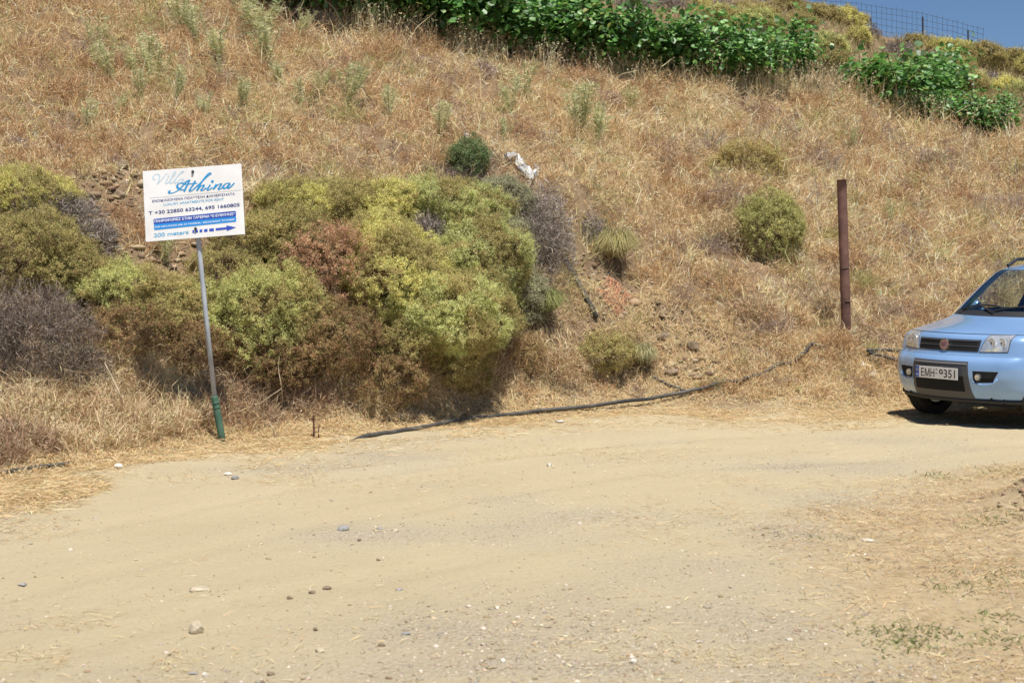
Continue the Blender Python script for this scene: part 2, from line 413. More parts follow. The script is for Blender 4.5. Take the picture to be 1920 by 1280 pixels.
def shrub(name, label, cat, px, py, rx, ry, dep, cols, kind='leaf', seed=1, dens=1.0, group=None, lift=0.0, lean=0.0, twigcol=None, root=None):
    rg = np.random.default_rng(seed*131+5)
    h = root if root is not None else hit(px, py)
    d = h.y; a = rx*d/FP; c = ry*d/FP; b = dep
    sc_ = max(1.0, d/15.0)
    if kind == 'dense': dens = dens*1.55
    ctr = np.array([h.x, h.y-b*.15, h.z+lift])
    base = Vector((h.x, h.y, gz(h.x, h.y)))
    BLOBS.append((h.x, h.y, a, b))
    R = empty(name, base, label, cat, group)
    area = 2*math.pi*((a*b)**1.6/2+(a*c)**1.6/2+(b*c)**1.6/2)**(1/1.6)
    bag = Bag()
    def shell(n, inner, front=True):
        dr = unit(rg.normal(size=(n, 3))); dr[:, 2] = np.abs(dr[:, 2])*.9+dr[:, 2]*.1
        flip = rg.random(n) < .38; dr[flip, 2] *= -1
        rr = (1+lump(dr, seed))*(1-inner*rg.random(n)**1.5)
        p = ctr+dr*rr[:, None]*np.array([a, b, c]); p[:, 0] += lean*(p[:, 2]-ctr[2])
        nrm = unit(dr/np.array([a, b, c]))
        g = ground(p[:, 0], p[:, 1]); ok = (p[:, 2] > g-.02)
        return p[ok], nrm[ok]
    if kind in ('leaf', 'dense'):
        Kc = int(area*640*dens/sc_**1.4)+25; pc, nc = shell(Kc, .12); Kc = len(pc); per = 8
        nc = unit(nc+np.array([0, 0, .35])); p1 = np.repeat(pc, per, 0); n1 = np.repeat(nc, per, 0); q = len(p1)
        r1_ = .0155*sc_**.7*np.repeat(rg.uniform(.6, 1.4, Kc), per)[:, None]
        p1 = p1+n1*rg.uniform(.0, 2.2, (q, 1))*r1_+rg.normal(size=(q, 3))*r1_*.8
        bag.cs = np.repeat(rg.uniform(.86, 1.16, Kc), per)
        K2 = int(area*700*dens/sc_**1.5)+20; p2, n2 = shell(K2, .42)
        p = np.concatenate([p1, p2]); nr = np.concatenate([n1, n2]); cs_ = np.concatenate([bag.cs, np.full(len(p2), .5)])  # inner leaves coloured darker to paint the shadowed gaps between clumps
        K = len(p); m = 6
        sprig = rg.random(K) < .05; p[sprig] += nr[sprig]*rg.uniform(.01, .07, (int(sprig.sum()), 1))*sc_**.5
        leaf_tone = noise(p[:, 0]*1+p[:, 1], p[:, 2], 2.2/sc_, seed, 2)  # patchy random tone of the foliage colour
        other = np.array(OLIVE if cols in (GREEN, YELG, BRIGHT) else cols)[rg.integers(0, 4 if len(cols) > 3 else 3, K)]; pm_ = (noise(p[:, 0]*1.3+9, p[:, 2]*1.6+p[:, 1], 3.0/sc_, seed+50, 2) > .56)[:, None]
        cc = np.where(pm_, other, pal(cols, K, rg, jit=.07))*(0.72+.5*leaf_tone)[:, None]*cs_[:, None]
        P = np.repeat(p, m, 0); N_ = np.repeat(nr, m, 0); n = len(P)
        dd = unit(N_*.22+np.array([0, 0, .12])+rg.normal(size=(n, 3))*.6)
        P = P+rg.normal(size=(n, 3))*.009*sc_
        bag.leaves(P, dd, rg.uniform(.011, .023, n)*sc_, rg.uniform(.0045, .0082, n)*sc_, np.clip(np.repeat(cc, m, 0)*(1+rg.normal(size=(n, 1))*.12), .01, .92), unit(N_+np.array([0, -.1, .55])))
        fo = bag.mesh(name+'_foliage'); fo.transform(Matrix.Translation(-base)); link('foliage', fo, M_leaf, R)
        tb = Bag(); n = int(area*(450 if kind == 'leaf' else 300)/sc_**1.5)+20
        p, nr = shell(n, .75); n = len(p)
        dd = unit(nr*.9+np.array([0, 0, .3])+rg.normal(size=(n, 3))*.6)
        d2 = unit(dd+rg.normal(size=(n, 3))*.4)
        tb.blades(p-dd*.05, dd, d2, rg.uniform(.07, .16, n)*sc_**.5, rg.uniform(.003, .006, n)*sc_, pal(twigcol or [(.22, .14, .08), (.30, .21, .13), (.15, .10, .06)], n, rg))
        tm = tb.mesh(name+'_twigs'); tm.transform(Matrix.Translation(-base)); link('twigs', tm, M_twig, R)['kind'] = 'stuff'
    elif kind == 'twig':
        n = int(area*4600*dens/sc_**1.6)+40
        p, nr = shell(n, .65); n = len(p)
        dd = unit(nr*.8+np.array([0, 0, .25])+rg.normal(size=(n, 3))*.75); d2 = unit(dd+rg.normal(size=(n, 3))*.7)
        cc = pal(cols, n, rg)
        bag.blades(p-dd*.04, dd, d2, rg.uniform(.05, .13, n)*sc_**.5, rg.uniform(.0025, .0055, n)*sc_, cc)
        me = bag.mesh(name+'_twigs'); me.transform(Matrix.Translation(-base)); link('twigs', me, M_twig, R)['kind'] = 'stuff'
    elif kind == 'grassy':
        n = int(900*dens)
        o = ctr+rg.normal(size=(n, 3))*np.array([a*.25, b*.25, .02]); o[:, 2] += c*.4
        th = rg.uniform(0, 6.28, n); dd = unit(np.stack([np.cos(th)*.6, np.sin(th)*.6-.2, np.full(n, .8)], 1)+rg.normal(size=(n, 3))*.2)
        d2 = unit(np.stack([np.cos(th), np.sin(th)-.3, np.full(n, -1.1)], 1)+rg.normal(size=(n, 3))*.2)
        L = rg.uniform(.7, 1.3, n)*c*1.3
        bag.blades(o, dd, d2, L, rg.uniform(.004, .008, n), pal(cols, n, rg))
        me = bag.mesh(name+'_blades'); me.transform(Matrix.Translation(-base)); link('blades', me, M_grass, R)
    # woody stems at the foot
    if kind != 'grassy' and d < 20:
        bm = bmesh.new()
        for k in range(9):
            q = base+Vector((rg.uniform(-.35, .35)*a, rg.uniform(-.5, .1)*b-.03, -.03)); q.z = gz(q.x, q.y)-.03
            e = Vector(ctr)+Vector((rg.uniform(-.6, .6)*a, rg.uniform(-.6, .4)*b, rg.uniform(0, .5)*c))
            mid = (q+e)/2+Vector(rg.normal(size=3)*.05)
            tube(bm, [x-base for x in smooth_pts([q, mid, e], 4) and [Vector(t) for t in smooth_pts([q, mid, e], 4)]], .01, 5, rfun=lambda t: .013*(1-.75*t))
        link('stem', bm_mesh('stems', bm), M_bark, R)
    return R

SH = [
 # name, label, category, px, py, rx, ry, depth, palette, kind
 ('cushion_shrub', 'olive yellow cushion shrub cut by the left frame edge, highest shrub of the left group', 'shrub', 45, 385, 105, 55, .45, YELG, 'leaf'),
 ('dead_shrub', 'bare grey twiggy dead shrub above left, between olive cushions left of the white sign', 'dead shrub', 105, 405, 72, 44, .40, GREY, 'twig'),
 ('dead_shrub', 'small grey brown dead shrub hanging down the bare soil just left of the sign', 'dead shrub', 178, 455, 48, 42, .28, GREY, 'twig'),
 ('cushion_shrub', 'dull olive brown shrub at the left frame edge below the grey dead one', 'shrub', 50, 490, 105, 75, .50, OLIVE, 'leaf'),
 ('dead_shrub', 'large dark grey dead shrub low at the left frame edge with burnt looking twigs', 'dead shrub', 55, 630, 108, 80, .50, GREYD, 'twig'),
 ('green_shrub', 'small fresh green shrub left of the sign pole, beside the dark dead shrub', 'shrub', 215, 560, 75, 55, .38, GREEN, 'leaf'),
 ('dry_shrub', 'brown dried shrub below the small fresh green one, left of the sign pole', 'dry shrub', 235, 625, 75, 50, .34, BRNDK, 'leaf'),
 ('green_shrub', 'narrow olive green shrub directly left of the sign pole at mid height', 'shrub', 325, 600, 50, 62, .34, OLIVE, 'leaf'),
 ('green_shrub', 'round leafy green shrub directly right of the sign pole', 'shrub', 490, 605, 105, 95, .50, GREEN, 'leaf'),
 ('cushion_shrub', 'pale olive shrub right of the sign board, at the left end of the big hedge', 'shrub', 500, 470, 80, 58, .40, OLIVE, 'leaf'),
 ('cushion_shrub', 'wide yellow green cushion shrub, highest on the left of the big hedge', 'shrub', 600, 395, 125, 55, .55, YELG, 'leaf'),
 ('dry_shrub', 'reddish brown dried shrub in the middle of the big hedge', 'dry shrub', 620, 520, 82, 72, .50, BROWN, 'leaf'),
 ('dry_shrub', 'dark brown dried shrub low in the hedge under the reddish one', 'dry shrub', 620, 645, 88, 70, .45, BRNDK, 'leaf'),
 ('cushion_shrub', 'tall yellow green shrub in the middle of the big hedge, right of the reddish one', 'shrub', 745, 540, 92, 115, .62, YELG, 'leaf'),
 ('cushion_shrub', 'bright green cushion shrub on top of the hedge under the small dark bush', 'shrub', 835, 400, 105, 50, .55, BRIGHT, 'leaf'),
 ('dead_shrub', 'grey mauve patch of dead shrub showing in the top of the green hedge', 'dead shrub', 795, 445, 48, 44, .66, GREY, 'twig'),
 ('green_shrub', 'tall bright green shrub at the right end of the big hedge', 'shrub', 885, 500, 88, 95, .70, BRIGHT, 'leaf'),
 ('cushion_shrub', 'large light green rounded shrub bulging low at the right end of the hedge', 'shrub', 850, 596, 98, 78, .95, BRIGHT, 'leaf'),
 ('dry_shrub', 'olive brown underside shrub low at the right end of the hedge near the black pipe', 'dry shrub', 850, 692, 68, 56, .30, OLIVE, 'leaf'),
 ('dry_shrub', 'low dark brown shrub at the hedge foot behind the rusty stake', 'dry shrub', 715, 700, 80, 52, .36, BRNDK, 'leaf'),
 ('green_shrub', 'grey green shrub at the upper right corner of the hedge below the white rag', 'shrub', 940, 385, 58, 55, .42, GREYG, 'leaf'),
 ('green_shrub', 'small dark green bush standing on top of the hedge left of the white rag', 'shrub', 876, 308, 33, 40, .30, DKG, 'leaf'),
 ('dead_shrub', 'tall grey dead shrub forming the right edge of the hedge', 'dead shrub', 1014, 465, 50, 96, .58, GREY, 'twig'),
 ('dead_shrub', 'pale grey dead twigs hanging down the slope right of the hedge', 'dead shrub', 1112, 452, 25, 50, .22, GREY, 'twig'),
 ('cushion_shrub', 'small olive shrub low on the bank above the black pipe', 'shrub', 1135, 668, 52, 36, .34, OLIVE, 'leaf'),
 ('green_shrub', 'round green shrub alone on the dry slope left of the rusty post', 'shrub', 1435, 445, 64, 72, .60, [(.50, .48, .18), (.42, .42, .15), (.58, .54, .25), (.34, .31, .12)], 'dense'),
 ('cushion_shrub', 'sprawling yellow olive shrub on the slope directly above the round green one', 'shrub', 1402, 330, 70, 54, .42, [(.60, .52, .20), (.50, .42, .16), (.66, .58, .28), (.42, .28, .13)], 'leaf'),
 ('dry_shrub', 'straw coloured dried thorn bush on the slope left of the round green shrub', 'dry shrub', 1355, 440, 50, 50, .30, STRAW, 'twig'),
 ('dead_shrub', 'small pinkish grey dead shrub in the grass below the vines', 'dead shrub', 902, 138, 34, 20, .40, PINKG, 'twig'),
 ('dead_shrub', 'faint pinkish dead shrub right of the tall weed below the vines', 'dead shrub', 1135, 190, 28, 15, .35, PINKG, 'twig'),
]
SH += [
 ('dry_shrub', 'brown and olive dry shrub filling the hedge gap under the board lower right corner', 'dry shrub', 425, 520, 60, 45, .34, OLIVE, 'leaf'),
 ('cushion_shrub', 'olive shrub in the hedge between the pale olive one and the reddish one', 'shrub', 560, 455, 62, 52, .46, OLIVE, 'leaf'),
 ('cushion_shrub', 'yellow green cushion shrub on the hedge crest between the wide one and the bright one', 'shrub', 715, 395, 62, 45, .5, YELG, 'leaf'),
 ('cushion_shrub', 'yellow green shrub inside the hedge directly left of the grey mauve patch', 'shrub', 700, 455, 60, 50, .52, YELG, 'leaf'),
 ('dry_shrub', 'brown leafless lower shrub right of the sign pole under the round leafy one', 'dry shrub', 510, 690, 85, 48, .34, BRNDK, 'leaf'),
 ('dry_shrub', 'low tan dry shrub on the bank foot right of the hedge, above the hose', 'dry shrub', 1040, 690, 58, 34, .30, BROWN2, 'twig'),
 ('dry_shrub', 'brown dry shrub between the drooping green tuft and the hedge bottom', 'dry shrub', 988, 672, 34, 42, .26, BRNDK, 'twig'),
 ('dry_shrub', 'brown dry brush on the bank between round green shrub and rusty post', 'dry shrub', 1545, 585, 34, 42, .28, BROWN2, 'twig'),
 ('dry_shrub', 'rusty dry brush below the round green shrub, above the hose', 'dry shrub', 1405, 590, 52, 34, .26, BROWN2, 'twig'),
 ('green_shrub', 'narrow olive shrub between the round leafy shrub and the dark brown hedge foot', 'shrub', 575, 620, 55, 62, .42, OLIVE, 'leaf'),
 ('green_shrub', 'olive green shrub at the hedge right side below the grey green corner shrub', 'shrub', 935, 460, 48, 62, .42, GREYG, 'leaf'),
 ('dry_shrub', 'brown olive shrub low in the middle of the hedge under the tall yellow green one', 'dry shrub', 760, 650, 70, 52, .5, OLIVE, 'leaf'),
 ('green_shrub', 'grey green shrub between the hedge end and the drooping green grass tuft', 'shrub', 985, 560, 42, 45, .3, GREYG, 'leaf'),
 ('cushion_shrub', 'mixed olive shrub between the two grey dead shrubs at the left frame edge', 'shrub', 140, 520, 62, 52, .4, OLIVE, 'leaf'),
 ('dry_shrub', 'dry brown shrub low behind the sign pole', 'dry shrub', 375, 660, 58, 48, .3, BRNDK, 'leaf'),
 ('dead_shrub', 'low grey dead brush at the bank foot left of the bleached hanging stalk', 'dead shrub', 130, 690, 75, 42, .34, GREYD, 'twig'),
 ('dry_shrub', 'small green and brown shrub behind the pole just above mid height', 'shrub', 375, 565, 45, 42, .32, GREEN, 'leaf'),
]
for i, s in enumerate(SH):
    s = list(s)
    if s[4] > 150 and s[3] < 1040 and 'rag' not in s[1] and 'standing on top' not in s[1] and 'highest' not in s[1]: s[5] *= 1.16; s[6] *= 1.14; s[7] *= 1.12
    elif s[3] > 1040 or 'standing' in s[1]: s[5] *= 1.05; s[6] *= 1.05
    if s[9] == 'leaf' and s[0] != 'dry_shrub' and s[3] < 1100: s[9] = 'dense'
    shrub(*s, seed=i+1)
GT = [((1020, 600), 30, 45, [(.32, .34, .14), (.45, .42, .2), (.24, .27, .1)], 'drooping tuft of green grass at the right foot of the hedge'),
      ((1155, 500), 25, 55, [(.55, .47, .25), (.48, .43, .2), (.38, .36, .16)], 'drooping tuft of yellowed grass on the bank right of the grey dead twigs'),
      ((1205, 690), 20, 32, [(.5, .45, .27), (.4, .38, .18)], 'small pale grass tuft between the low olive shrub and the rocky patch')]
for i, (p, rx, ry, cl, lb) in enumerate(GT):
    shrub('grass_tuft', lb, 'grass tuft', p[0], p[1], rx, ry, .15, cl, 'grassy', seed=80+i)

# far hillside cushions
FAR = []
rgf = np.random.default_rng(12)
spots = [(1420, 50, 46, 30, 'g'), (1345, 35, 40, 20, 'g'), (1350, 12, 26, 14, 'k'), (1300, 15, 30, 16, 'y'), (1185, 12, 34, 18, 'k'), (1255, 8, 30, 18, 'k'),
 (1545, 92, 30, 24, 'g'), (1560, 118, 24, 18, 'o'), (1685, 92, 27, 17, 'k'), (1530, 30, 38, 20, 'o'), (1580, 38, 36, 20, 'y'), (1475, 12, 30, 16, 'o'),
 (1450, 40, 20, 20, 'k'), (1610, 68, 18, 14, 'y'), (1655, 58, 28, 15, 'y'), (1635, 62, 14, 17, 'k'), (1700, 66, 16, 10, 'k'), (1720, 85, 30, 16, 'o'), (1760, 90, 30, 14, 'y'),
 (1800, 92, 30, 14, 'y'), (1845, 108, 28, 22, 'o'), (1900, 120, 34, 24, 'o'), (1860, 150, 22, 16, 'k'), (1815, 160, 30, 22, 'g'), (1885, 165, 26, 16, 'y'), (1915, 180, 30, 18, 'g'),
 (1790, 125, 24, 14, 'o'), (1745, 110, 20, 10, 'k'), (1500, 48, 22, 14, 'y'), (1950, 125, 36, 22, 'y'), (2010, 140, 36, 22, 'o'), (2080, 160, 36, 20, 'g'), (1830, 190, 22, 12, 'o'), (1390, 20, 22, 12, 'o')]
nmz = {'g': ('light green', BRIGHT, 'leaf'), 'k': ('grey', GREY, 'twig'), 'y': ('yellow olive', YELG, 'leaf'), 'o': ('brown olive', OLIVE, 'leaf')}
for key in nmz:
    L_ = sorted([s for s in spots if s[4] == key and s[0] < 1960], key=lambda s: s[0]); n_ = len(L_)
    ordn = ['leftmost', 'second', 'third', 'fourth', 'fifth', 'sixth', 'seventh', 'eighth', 'ninth', 'tenth', 'eleventh', 'twelfth', 'thirteenth', 'fourteenth']
    for j, s in enumerate(sorted([s for s in spots if s[4] == key], key=lambda s: s[0])):
        cn, cl, kd = nmz[key]
        if j >= n_: lb = f'{cn} cushion shrub on the ridge beyond the right frame edge'
        else: lb = f'{cn} cushion shrub on the far ridge, {ordn[j]} ' + ('' if j == 0 else 'from left ') + f'of {cn} ones'
        shrub('dead_cushion_shrub' if key == 'k' else 'cushion_shrub', lb, 'shrub', s[0], s[1]+7, s[2]*1.2, s[3]*1.25, s[2]*50/FP, cl, kd, seed=200+j*7+ord(key), group='cushion shrubs on the far ridge', dens=1.3)

# ------------------------------------------------------------------ vines
def leaf_poly(n, rg):
    """lobed vine leaf outline as quads pairs around centre: 8 outline points -> 4 quads"""
    ang = np.array([-90, -40, 0, 40, 90, 140, 180, 220])*math.pi/180
    rad = np.array([.45, .95, .85, 1.0, 1.1, 1.0, .85, .95])
    o = np.stack([np.cos(ang)*rad, np.sin(ang)*rad, np.abs(np.cos(ang))*.22], 1)
    return o
def vine_variant(k):
    rg = np.random.default_rng(900+k); n = 600
    # sprawling bush vine: lobes along several canes
    p = []
    for c in range(9):
        th = rg.uniform(0, 6.28); L = rg.uniform(.30, .75); up = rg.uniform(.25, .85)
        t = rg.random(n//9+1)**.7
        q = np.stack([np.cos(th)*L*t, np.sin(th)*L*t, .28+up*t*(1-.28*t)], 1)+rg.normal(size=(len(t), 3))*np.array([.13, .13, .13])
        p.append(q)
    p = np.concatenate(p); p[:, 2] = np.maximum(p[:, 2], .05); n = len(p)
    o = leaf_poly(1, rg)
    out_ = unit(p-np.array([0, 0, .35])); nr = unit(out_*.6+np.array([0, 0, .8])+rg.normal(size=(n, 3))*.45)
    u = unit(np.cross(nr, rg.normal(size=(n, 3)))); v = np.cross(nr, u)
    s = rg.uniform(.024, .064, n)[:, None, None]
    pts = p[:, None, :]+s*(o[None, :, 0:1]*u[:, None]+o[None, :, 1:2]*v[:, None]+o[None, :, 2:3]*nr[:, None])
    cc = pal([(.11, .27, .05), (.16, .35, .07), (.08, .20, .04), (.25, .44, .12), (.06, .15, .035)], n, rg, jit=.2)
    yl = rg.random(n) < .035; cc[yl] = (.32, .34, .08)
    b = Bag()
    c0 = p
    for a, m_, e in ((0, 1, 2), (2, 3, 4), (4, 5, 6), (6, 7, 0)):
        b.quads(np.stack([c0, pts[:, a], pts[:, m_], pts[:, e]], 1), cc)
    fm = b.mesh('vine_foliage_%d' % k); fm.materials.append(M_vine)
    bm = bmesh.new()
    tube(bm, [(0, 0, -.1), (.02, 0, .12), (-.02, .01, .3)], .03, 7)
    for c in range(7):
        th = rg.uniform(0, 6.28); L = rg.uniform(.25, .6)
        tube(bm, [Vector(t) for t in smooth_pts([(-.02, .01, .27), (math.cos(th)*L*.5, math.sin(th)*L*.5, .5+rg.uniform(0, .1)), (math.cos(th)*L, math.sin(th)*L, .55+rg.uniform(0, .4))], 4)], .008, 5, rfun=lambda t: .012*(1-.6*t))
    tm = bm_mesh('vine_trunk_%d' % k, bm); tm.materials.append(M_bark)
    return fm, tm
VV = [vine_variant(k) for k in range(5)]
vines = []
def vine(px, py, s, row):
    h = hit(px, py+(12 if row == 0 else 26)); vines.append((h, s, row))
rgv = np.random.default_rng(5)
for px in np.arange(500, 1512, 29):
    base = np.interp(px, [500, 700, 830, 950, 1050, 1200, 1330, 1525], [14, 48, 70, 104, 118, 132, 150, 158])
    vine(px+rgv.uniform(-6, 6), base-rgv.uniform(0, 10), np.interp(px, [500, 900, 1250, 1530], [1.1, 1.15, .85, .82])*rgv.uniform(.85, 1.12), 0)
for px in np.arange(600, 1080, 44):
    base = np.interp(px, [600, 850, 1080], [-10, 30, 70]); vine(px, base, 1.1, 0)
for px, py, s in [(1640, 168, .68), (1662, 176, .8), (1690, 190, .9), (1718, 190, .8), (1738, 178, .8), (1762, 165, .85), (1768, 192, .75), (1752, 214, .5), (1785, 214, .58), (1808, 228, .6), (1830, 238, .62), (1850, 242, .55), (1900, 203, .42)]:
    vine(px, py, s, 1)
order = sorted(range(len(vines)), key=lambda i: vines[i][0].x/vines[i][0].y)
r0 = [i for i in order if vines[i][2] == 0]; r1 = [i for i in order if vines[i][2] == 1]
for rank_list, what in ((r0, 'the long vine row on the terrace'), (r1, 'the smaller right hand clump of vines')):
    nl = len(rank_list)
    for j, i in enumerate(rank_list):
        h, s, row = vines[i]
        suf = lambda q: ('%dth' % q) if 10 <= q % 100 <= 20 else '%d%s' % (q, {1: 'st', 2: 'nd', 3: 'rd'}.get(q % 10, 'th'))
        lb = 'leafy green grapevine, %s from the left in %s' % (suf(j+1), what)
        R = empty('grapevine', (h.x, h.y, h.z), lb, 'grapevine', 'grapevines on the terrace above the bank', rz=rgv.uniform(0, 6.28))
        s *= (1.2 if row == 0 else 1.42); hz_ = rgv.uniform(.82, 1.25 if row == 0 else 1.02); R.scale = (s*1.0, s*1.0, s*hz_)
        fm, tm = VV[i % 5]
        link('foliage', fm, None, R); link('trunk', tm, None, R)
        BLOBS.append((h.x, h.y, .35, .35))

# ------------------------------------------------------------------ weeds (feathery yellow-green)
def weed_variant(k):
    rg = np.random.default_rng(70+k); b = Bag()
    ns = rg.integers(4, 12)
    for s in range(ns):
        th = rg.uniform(0, 6.28); H = rg.uniform(.35, .62); sp = rg.uniform(.03, .24)
        stem = np.array(smooth_pts([(0, 0, 0), (math.cos(th)*sp*.5, math.sin(th)*sp*.5, H*.5), (math.cos(th)*sp, math.sin(th)*sp, H)], 6))
        d = unit(np.diff(stem, axis=0)); L = np.linalg.norm(np.diff(stem, axis=0), axis=1)
        b.blades(stem[:-1], d, d, L*1.1, np.full(len(d), .008), pal([(.38, .40, .18)], len(d), rg))
        n = 85; t = rg.random(n)**.6; idx = np.minimum((t*(len(stem)-1)).astype(int), len(stem)-2)
        p = stem[idx]+(stem[idx+1]-stem[idx])*rg.random(n)[:, None]
        dd = unit(rdir(n, rg)*np.array([1, 1, .6])+np.array([0, 0, .4])); d2 = unit(dd+np.array([0, 0, .2])+rg.normal(size=(n, 3))*.2)
        b.blades(p, dd, d2, rg.uniform(.05, .12, n)*(1-.2*t), np.full(n, .0075), pal([(.70, .68, .38), (.60, .62, .34), (.82, .76, .48), (.46, .50, .28)], n, rg))
    return b
WV = []
for k in range(7):
    m_ = weed_variant(k).mesh('weed_%d' % k); m_.materials.append(M_leaf); WV.append(m_)
wsp = [(485, 85, 1.5), (345, 75, 1.25), (462, 60, 1.2), (370, 90, .8), (178, 110, .8), (292, 160, 1.0), (285, 125, .8), (412, 125, 1.0), (215, 155, .7), (250, 150, .7), (500, 130, .9), (415, 150, .6),
       (610, 180, .7), (520, 165, .6), (385, 230, .6), (265, 190, .5), (330, 195, .6), (455, 205, .6), (565, 205, .6), (650, 200, .9), (675, 165, .6), (560, 75, .7), (730, 225, .6), (1088, 262, 1.3), (1120, 268, .9), (985, 190, 1.1), (1000, 150, .6), (958, 215, .8),
       (1185, 205, .6), (825, 260, .6), (945, 275, .5), (1595, 290, .6), (1670, 420, .5), (310, 500, .7), (1460, 300, .5), (225, 228, .5), (160, 250, .5)]
rgw = np.random.default_rng(4)
ws = sorted(range(len(wsp)), key=lambda i: wsp[i][0])
def suf(q): return ('%dth' % q) if 10 <= q % 100 <= 20 else '%d%s' % (q, {1: 'st', 2: 'nd', 3: 'rd'}.get(q % 10, 'th'))
for j, i in enumerate(ws):
    px, py, s = wsp[i]; h = hit(px, py)
    sz = 'tall bushy' if s > 1.05 else ('medium' if s > .75 else 'small')
    o = link('weed', WV[i % 7]); o.location = h; o.scale = (s*rgw.uniform(.9, 1.4), s*rgw.uniform(.9, 1.4), s*rgw.uniform(.85, 1.25)); o.rotation_euler = (rgw.normal()*.14, rgw.normal()*.14, rgw.uniform(0, 6.28))
    tag(o, '%s feathery yellow green weed, %s from the left in the dry grass' % (sz, suf(j+1)), 'weed', 'yellow green weeds on the slope')

# ------------------------------------------------------------------ dry grass on the hillside
def blobmask(x, y, f=.8):
    m = np.zeros(len(x), bool)
    for bx, by, a, b in BLOBS:
        m |= ((x-bx)/(a*f))**2+((y-by)/(b*f))**2 < 1
    return m

GC = [(.60, .38, .20), (.73, .54, .29), (.83, .69, .42), (.92, .83, .57), (.40, .27, .15), (.60, .58, .27)]
def hill_grass(N, dlo, dhi, pxa, pxb, hs=1.0):
    px = RNG.uniform(pxa, pxb, N)
    d = dlo*(dhi/dlo)**RNG.random(N)
    x = (px-960)/FP*d; y = d
    _, e = base_z(x, y); sdist = y-e
    keep = (sdist+(noise(x, y, 2.2, 61, 2)-.5)*.7 > .18)
    bare = noise(x, y, 1.7, 62, 3)
    # rocky bare patches
    for (bx, by, r) in BARE:
        keep &= ~((((x-bx)/r)**2+((y-by)/(r*1.4))**2 < .6+.8*bare) & (RNG.random(N) < .6))
    for (bx, by, r) in HOLES: keep &= ~((((x-bx)/(r*1.6))**2+((y-by)/r)**2 < .5+.9*bare) & (RNG.random(N) < .93))
    keep &= ~(blobmask(x, y) & (RNG.random(N) < .85) & (y < 20))
    keep &= (RNG.random(N) < np.clip(-.15+2.1*bare, .12, 1))
    return x[keep], y[keep], sdist[keep]
BARE = [(hit(225, 370).x, hit(225, 370).y, .42), (hit(215, 450).x, hit(215, 450).y, .36), (hit(1275, 650).x, hit(1275, 650).y, .33), (hit(1140, 545).x, hit(1140, 545).y, .38), (hit(330, 480).x, hit(330, 480).y, .3)]
HOLES = [(hit(a_, b_).x, hit(a_, b_).y, r_) for a_, b_, r_ in ((1425, 515, .26), (1360, 500, .2), (905, 178, .25), (1560, 590, .16), (860, 350, .2), (1265, 610, .16), (1110, 505, .18), (1830, 470, .15), (1740, 300, .2), (560, 300, .18), (120, 250, .22), (660, 240, .2))]  # grass left out here so bare dark soil stands in for shaded hollows
BARE += [(hit(1310, 690).x, hit(1310, 690).y, .22), (hit(1190, 560).x, hit(1190, 560).y, .22)]
x, y, sd_ = hill_grass(560000, 11.0, 27.5, -350, 2600)
n = len(x); z = ground(x, y)
# clump: pull blades to tuft centres so tufts read
tc = 5.0
jx = hash2(np.floor(x*tc), np.floor(y*tc), 71); jy = hash2(np.floor(x*tc), np.floor(y*tc), 72)
cx = (np.floor(x*tc)+.2+.6*jx)/tc; cy = (np.floor(y*tc)+.2+.6*jy)/tc
pull = RNG.uniform(0, .75, n); x = x+(cx-x)*pull; y = y+(cy-y)*pull; z = ground(x, y)
ca = hash2(np.floor(cx*tc), np.floor(cy*tc), 73)*6.28; ct = hash2(np.floor(cx*tc), np.floor(cy*tc), 74)
clean = np.stack([np.cos(ca), np.sin(ca), np.zeros(n)], 1)*(.15+.75*ct)[:, None]
base = np.stack([x, y, z-.01], 1)
low = np.clip((sd_-.2)/1.5, .25, 1)
hgt = RNG.gamma(3.2, .052, n)*(.25+1.1*noise(x, y, 1.6, 75, 3))*low*np.clip(y/16, .8, 1.6)
d1 = unit(clean*.8+np.array([0, -.1, .55])+RNG.normal(size=(n, 3))*.6)
d2 = unit(d1*.7+clean*.4+RNG.normal(size=(n, 3))*.8+np.array([0, -.05, -.2]))
wd = RNG.uniform(.004, .0085, n)*np.clip(y/15, .8, 2)
px_ = topx(x, y)
warm = noise(x, y, .55, 81, 3); pale = noise(x, y, .8, 82, 3); grn = noise(x, y, .6, 83, 3)
left = np.clip((900-px_)/900, 0, 1)*np.clip((y-15.5)/2, 0, 1)
W = np.stack([.3+2.0*warm*left+.5*warm**2, 1.2+0*warm, 1.1+1.2*pale, .25+1.7*pale**2*(1-.6*left), .25+.8*left, .12+1.6*np.clip(grn-.52, 0, 1)+.1*left], 1)
W /= W.sum(1, keepdims=True); cdf = W.cumsum(1); k = (RNG.random(n)[:, None] > cdf).sum(1).clip(0, 5)
ctuft = hash2(np.floor(cx*tc), np.floor(cy*tc), 76)
cc = np.array(GC)[k]*(.86+.46*ctuft)[:, None]*(1+RNG.normal(size=(n, 1))*.13)
cc = np.clip(cc, .02, .9)
bag = Bag(); bag.blades(base, d1, d2, hgt, wd, cc)
# seed heads: small pale specks on top of some stalks
sl = RNG.random(n) < .24; tips = base[sl]+d1[sl]*hgt[sl][:, None]*.6+d2[sl]*hgt[sl][:, None]*.4
m_ = len(tips)
bag.leaves(tips, unit(d2[sl]+RNG.normal(size=(m_, 3))*.5), RNG.uniform(.015, .035, m_)*np.clip(tips[:, 1]/16, .9, 1.6), RNG.uniform(.007, .013, m_)*np.clip(tips[:, 1]/16, .9, 1.6), pal([(.80, .64, .42), (.88, .80, .62), (.60, .36, .22), (.70, .50, .30)], m_))
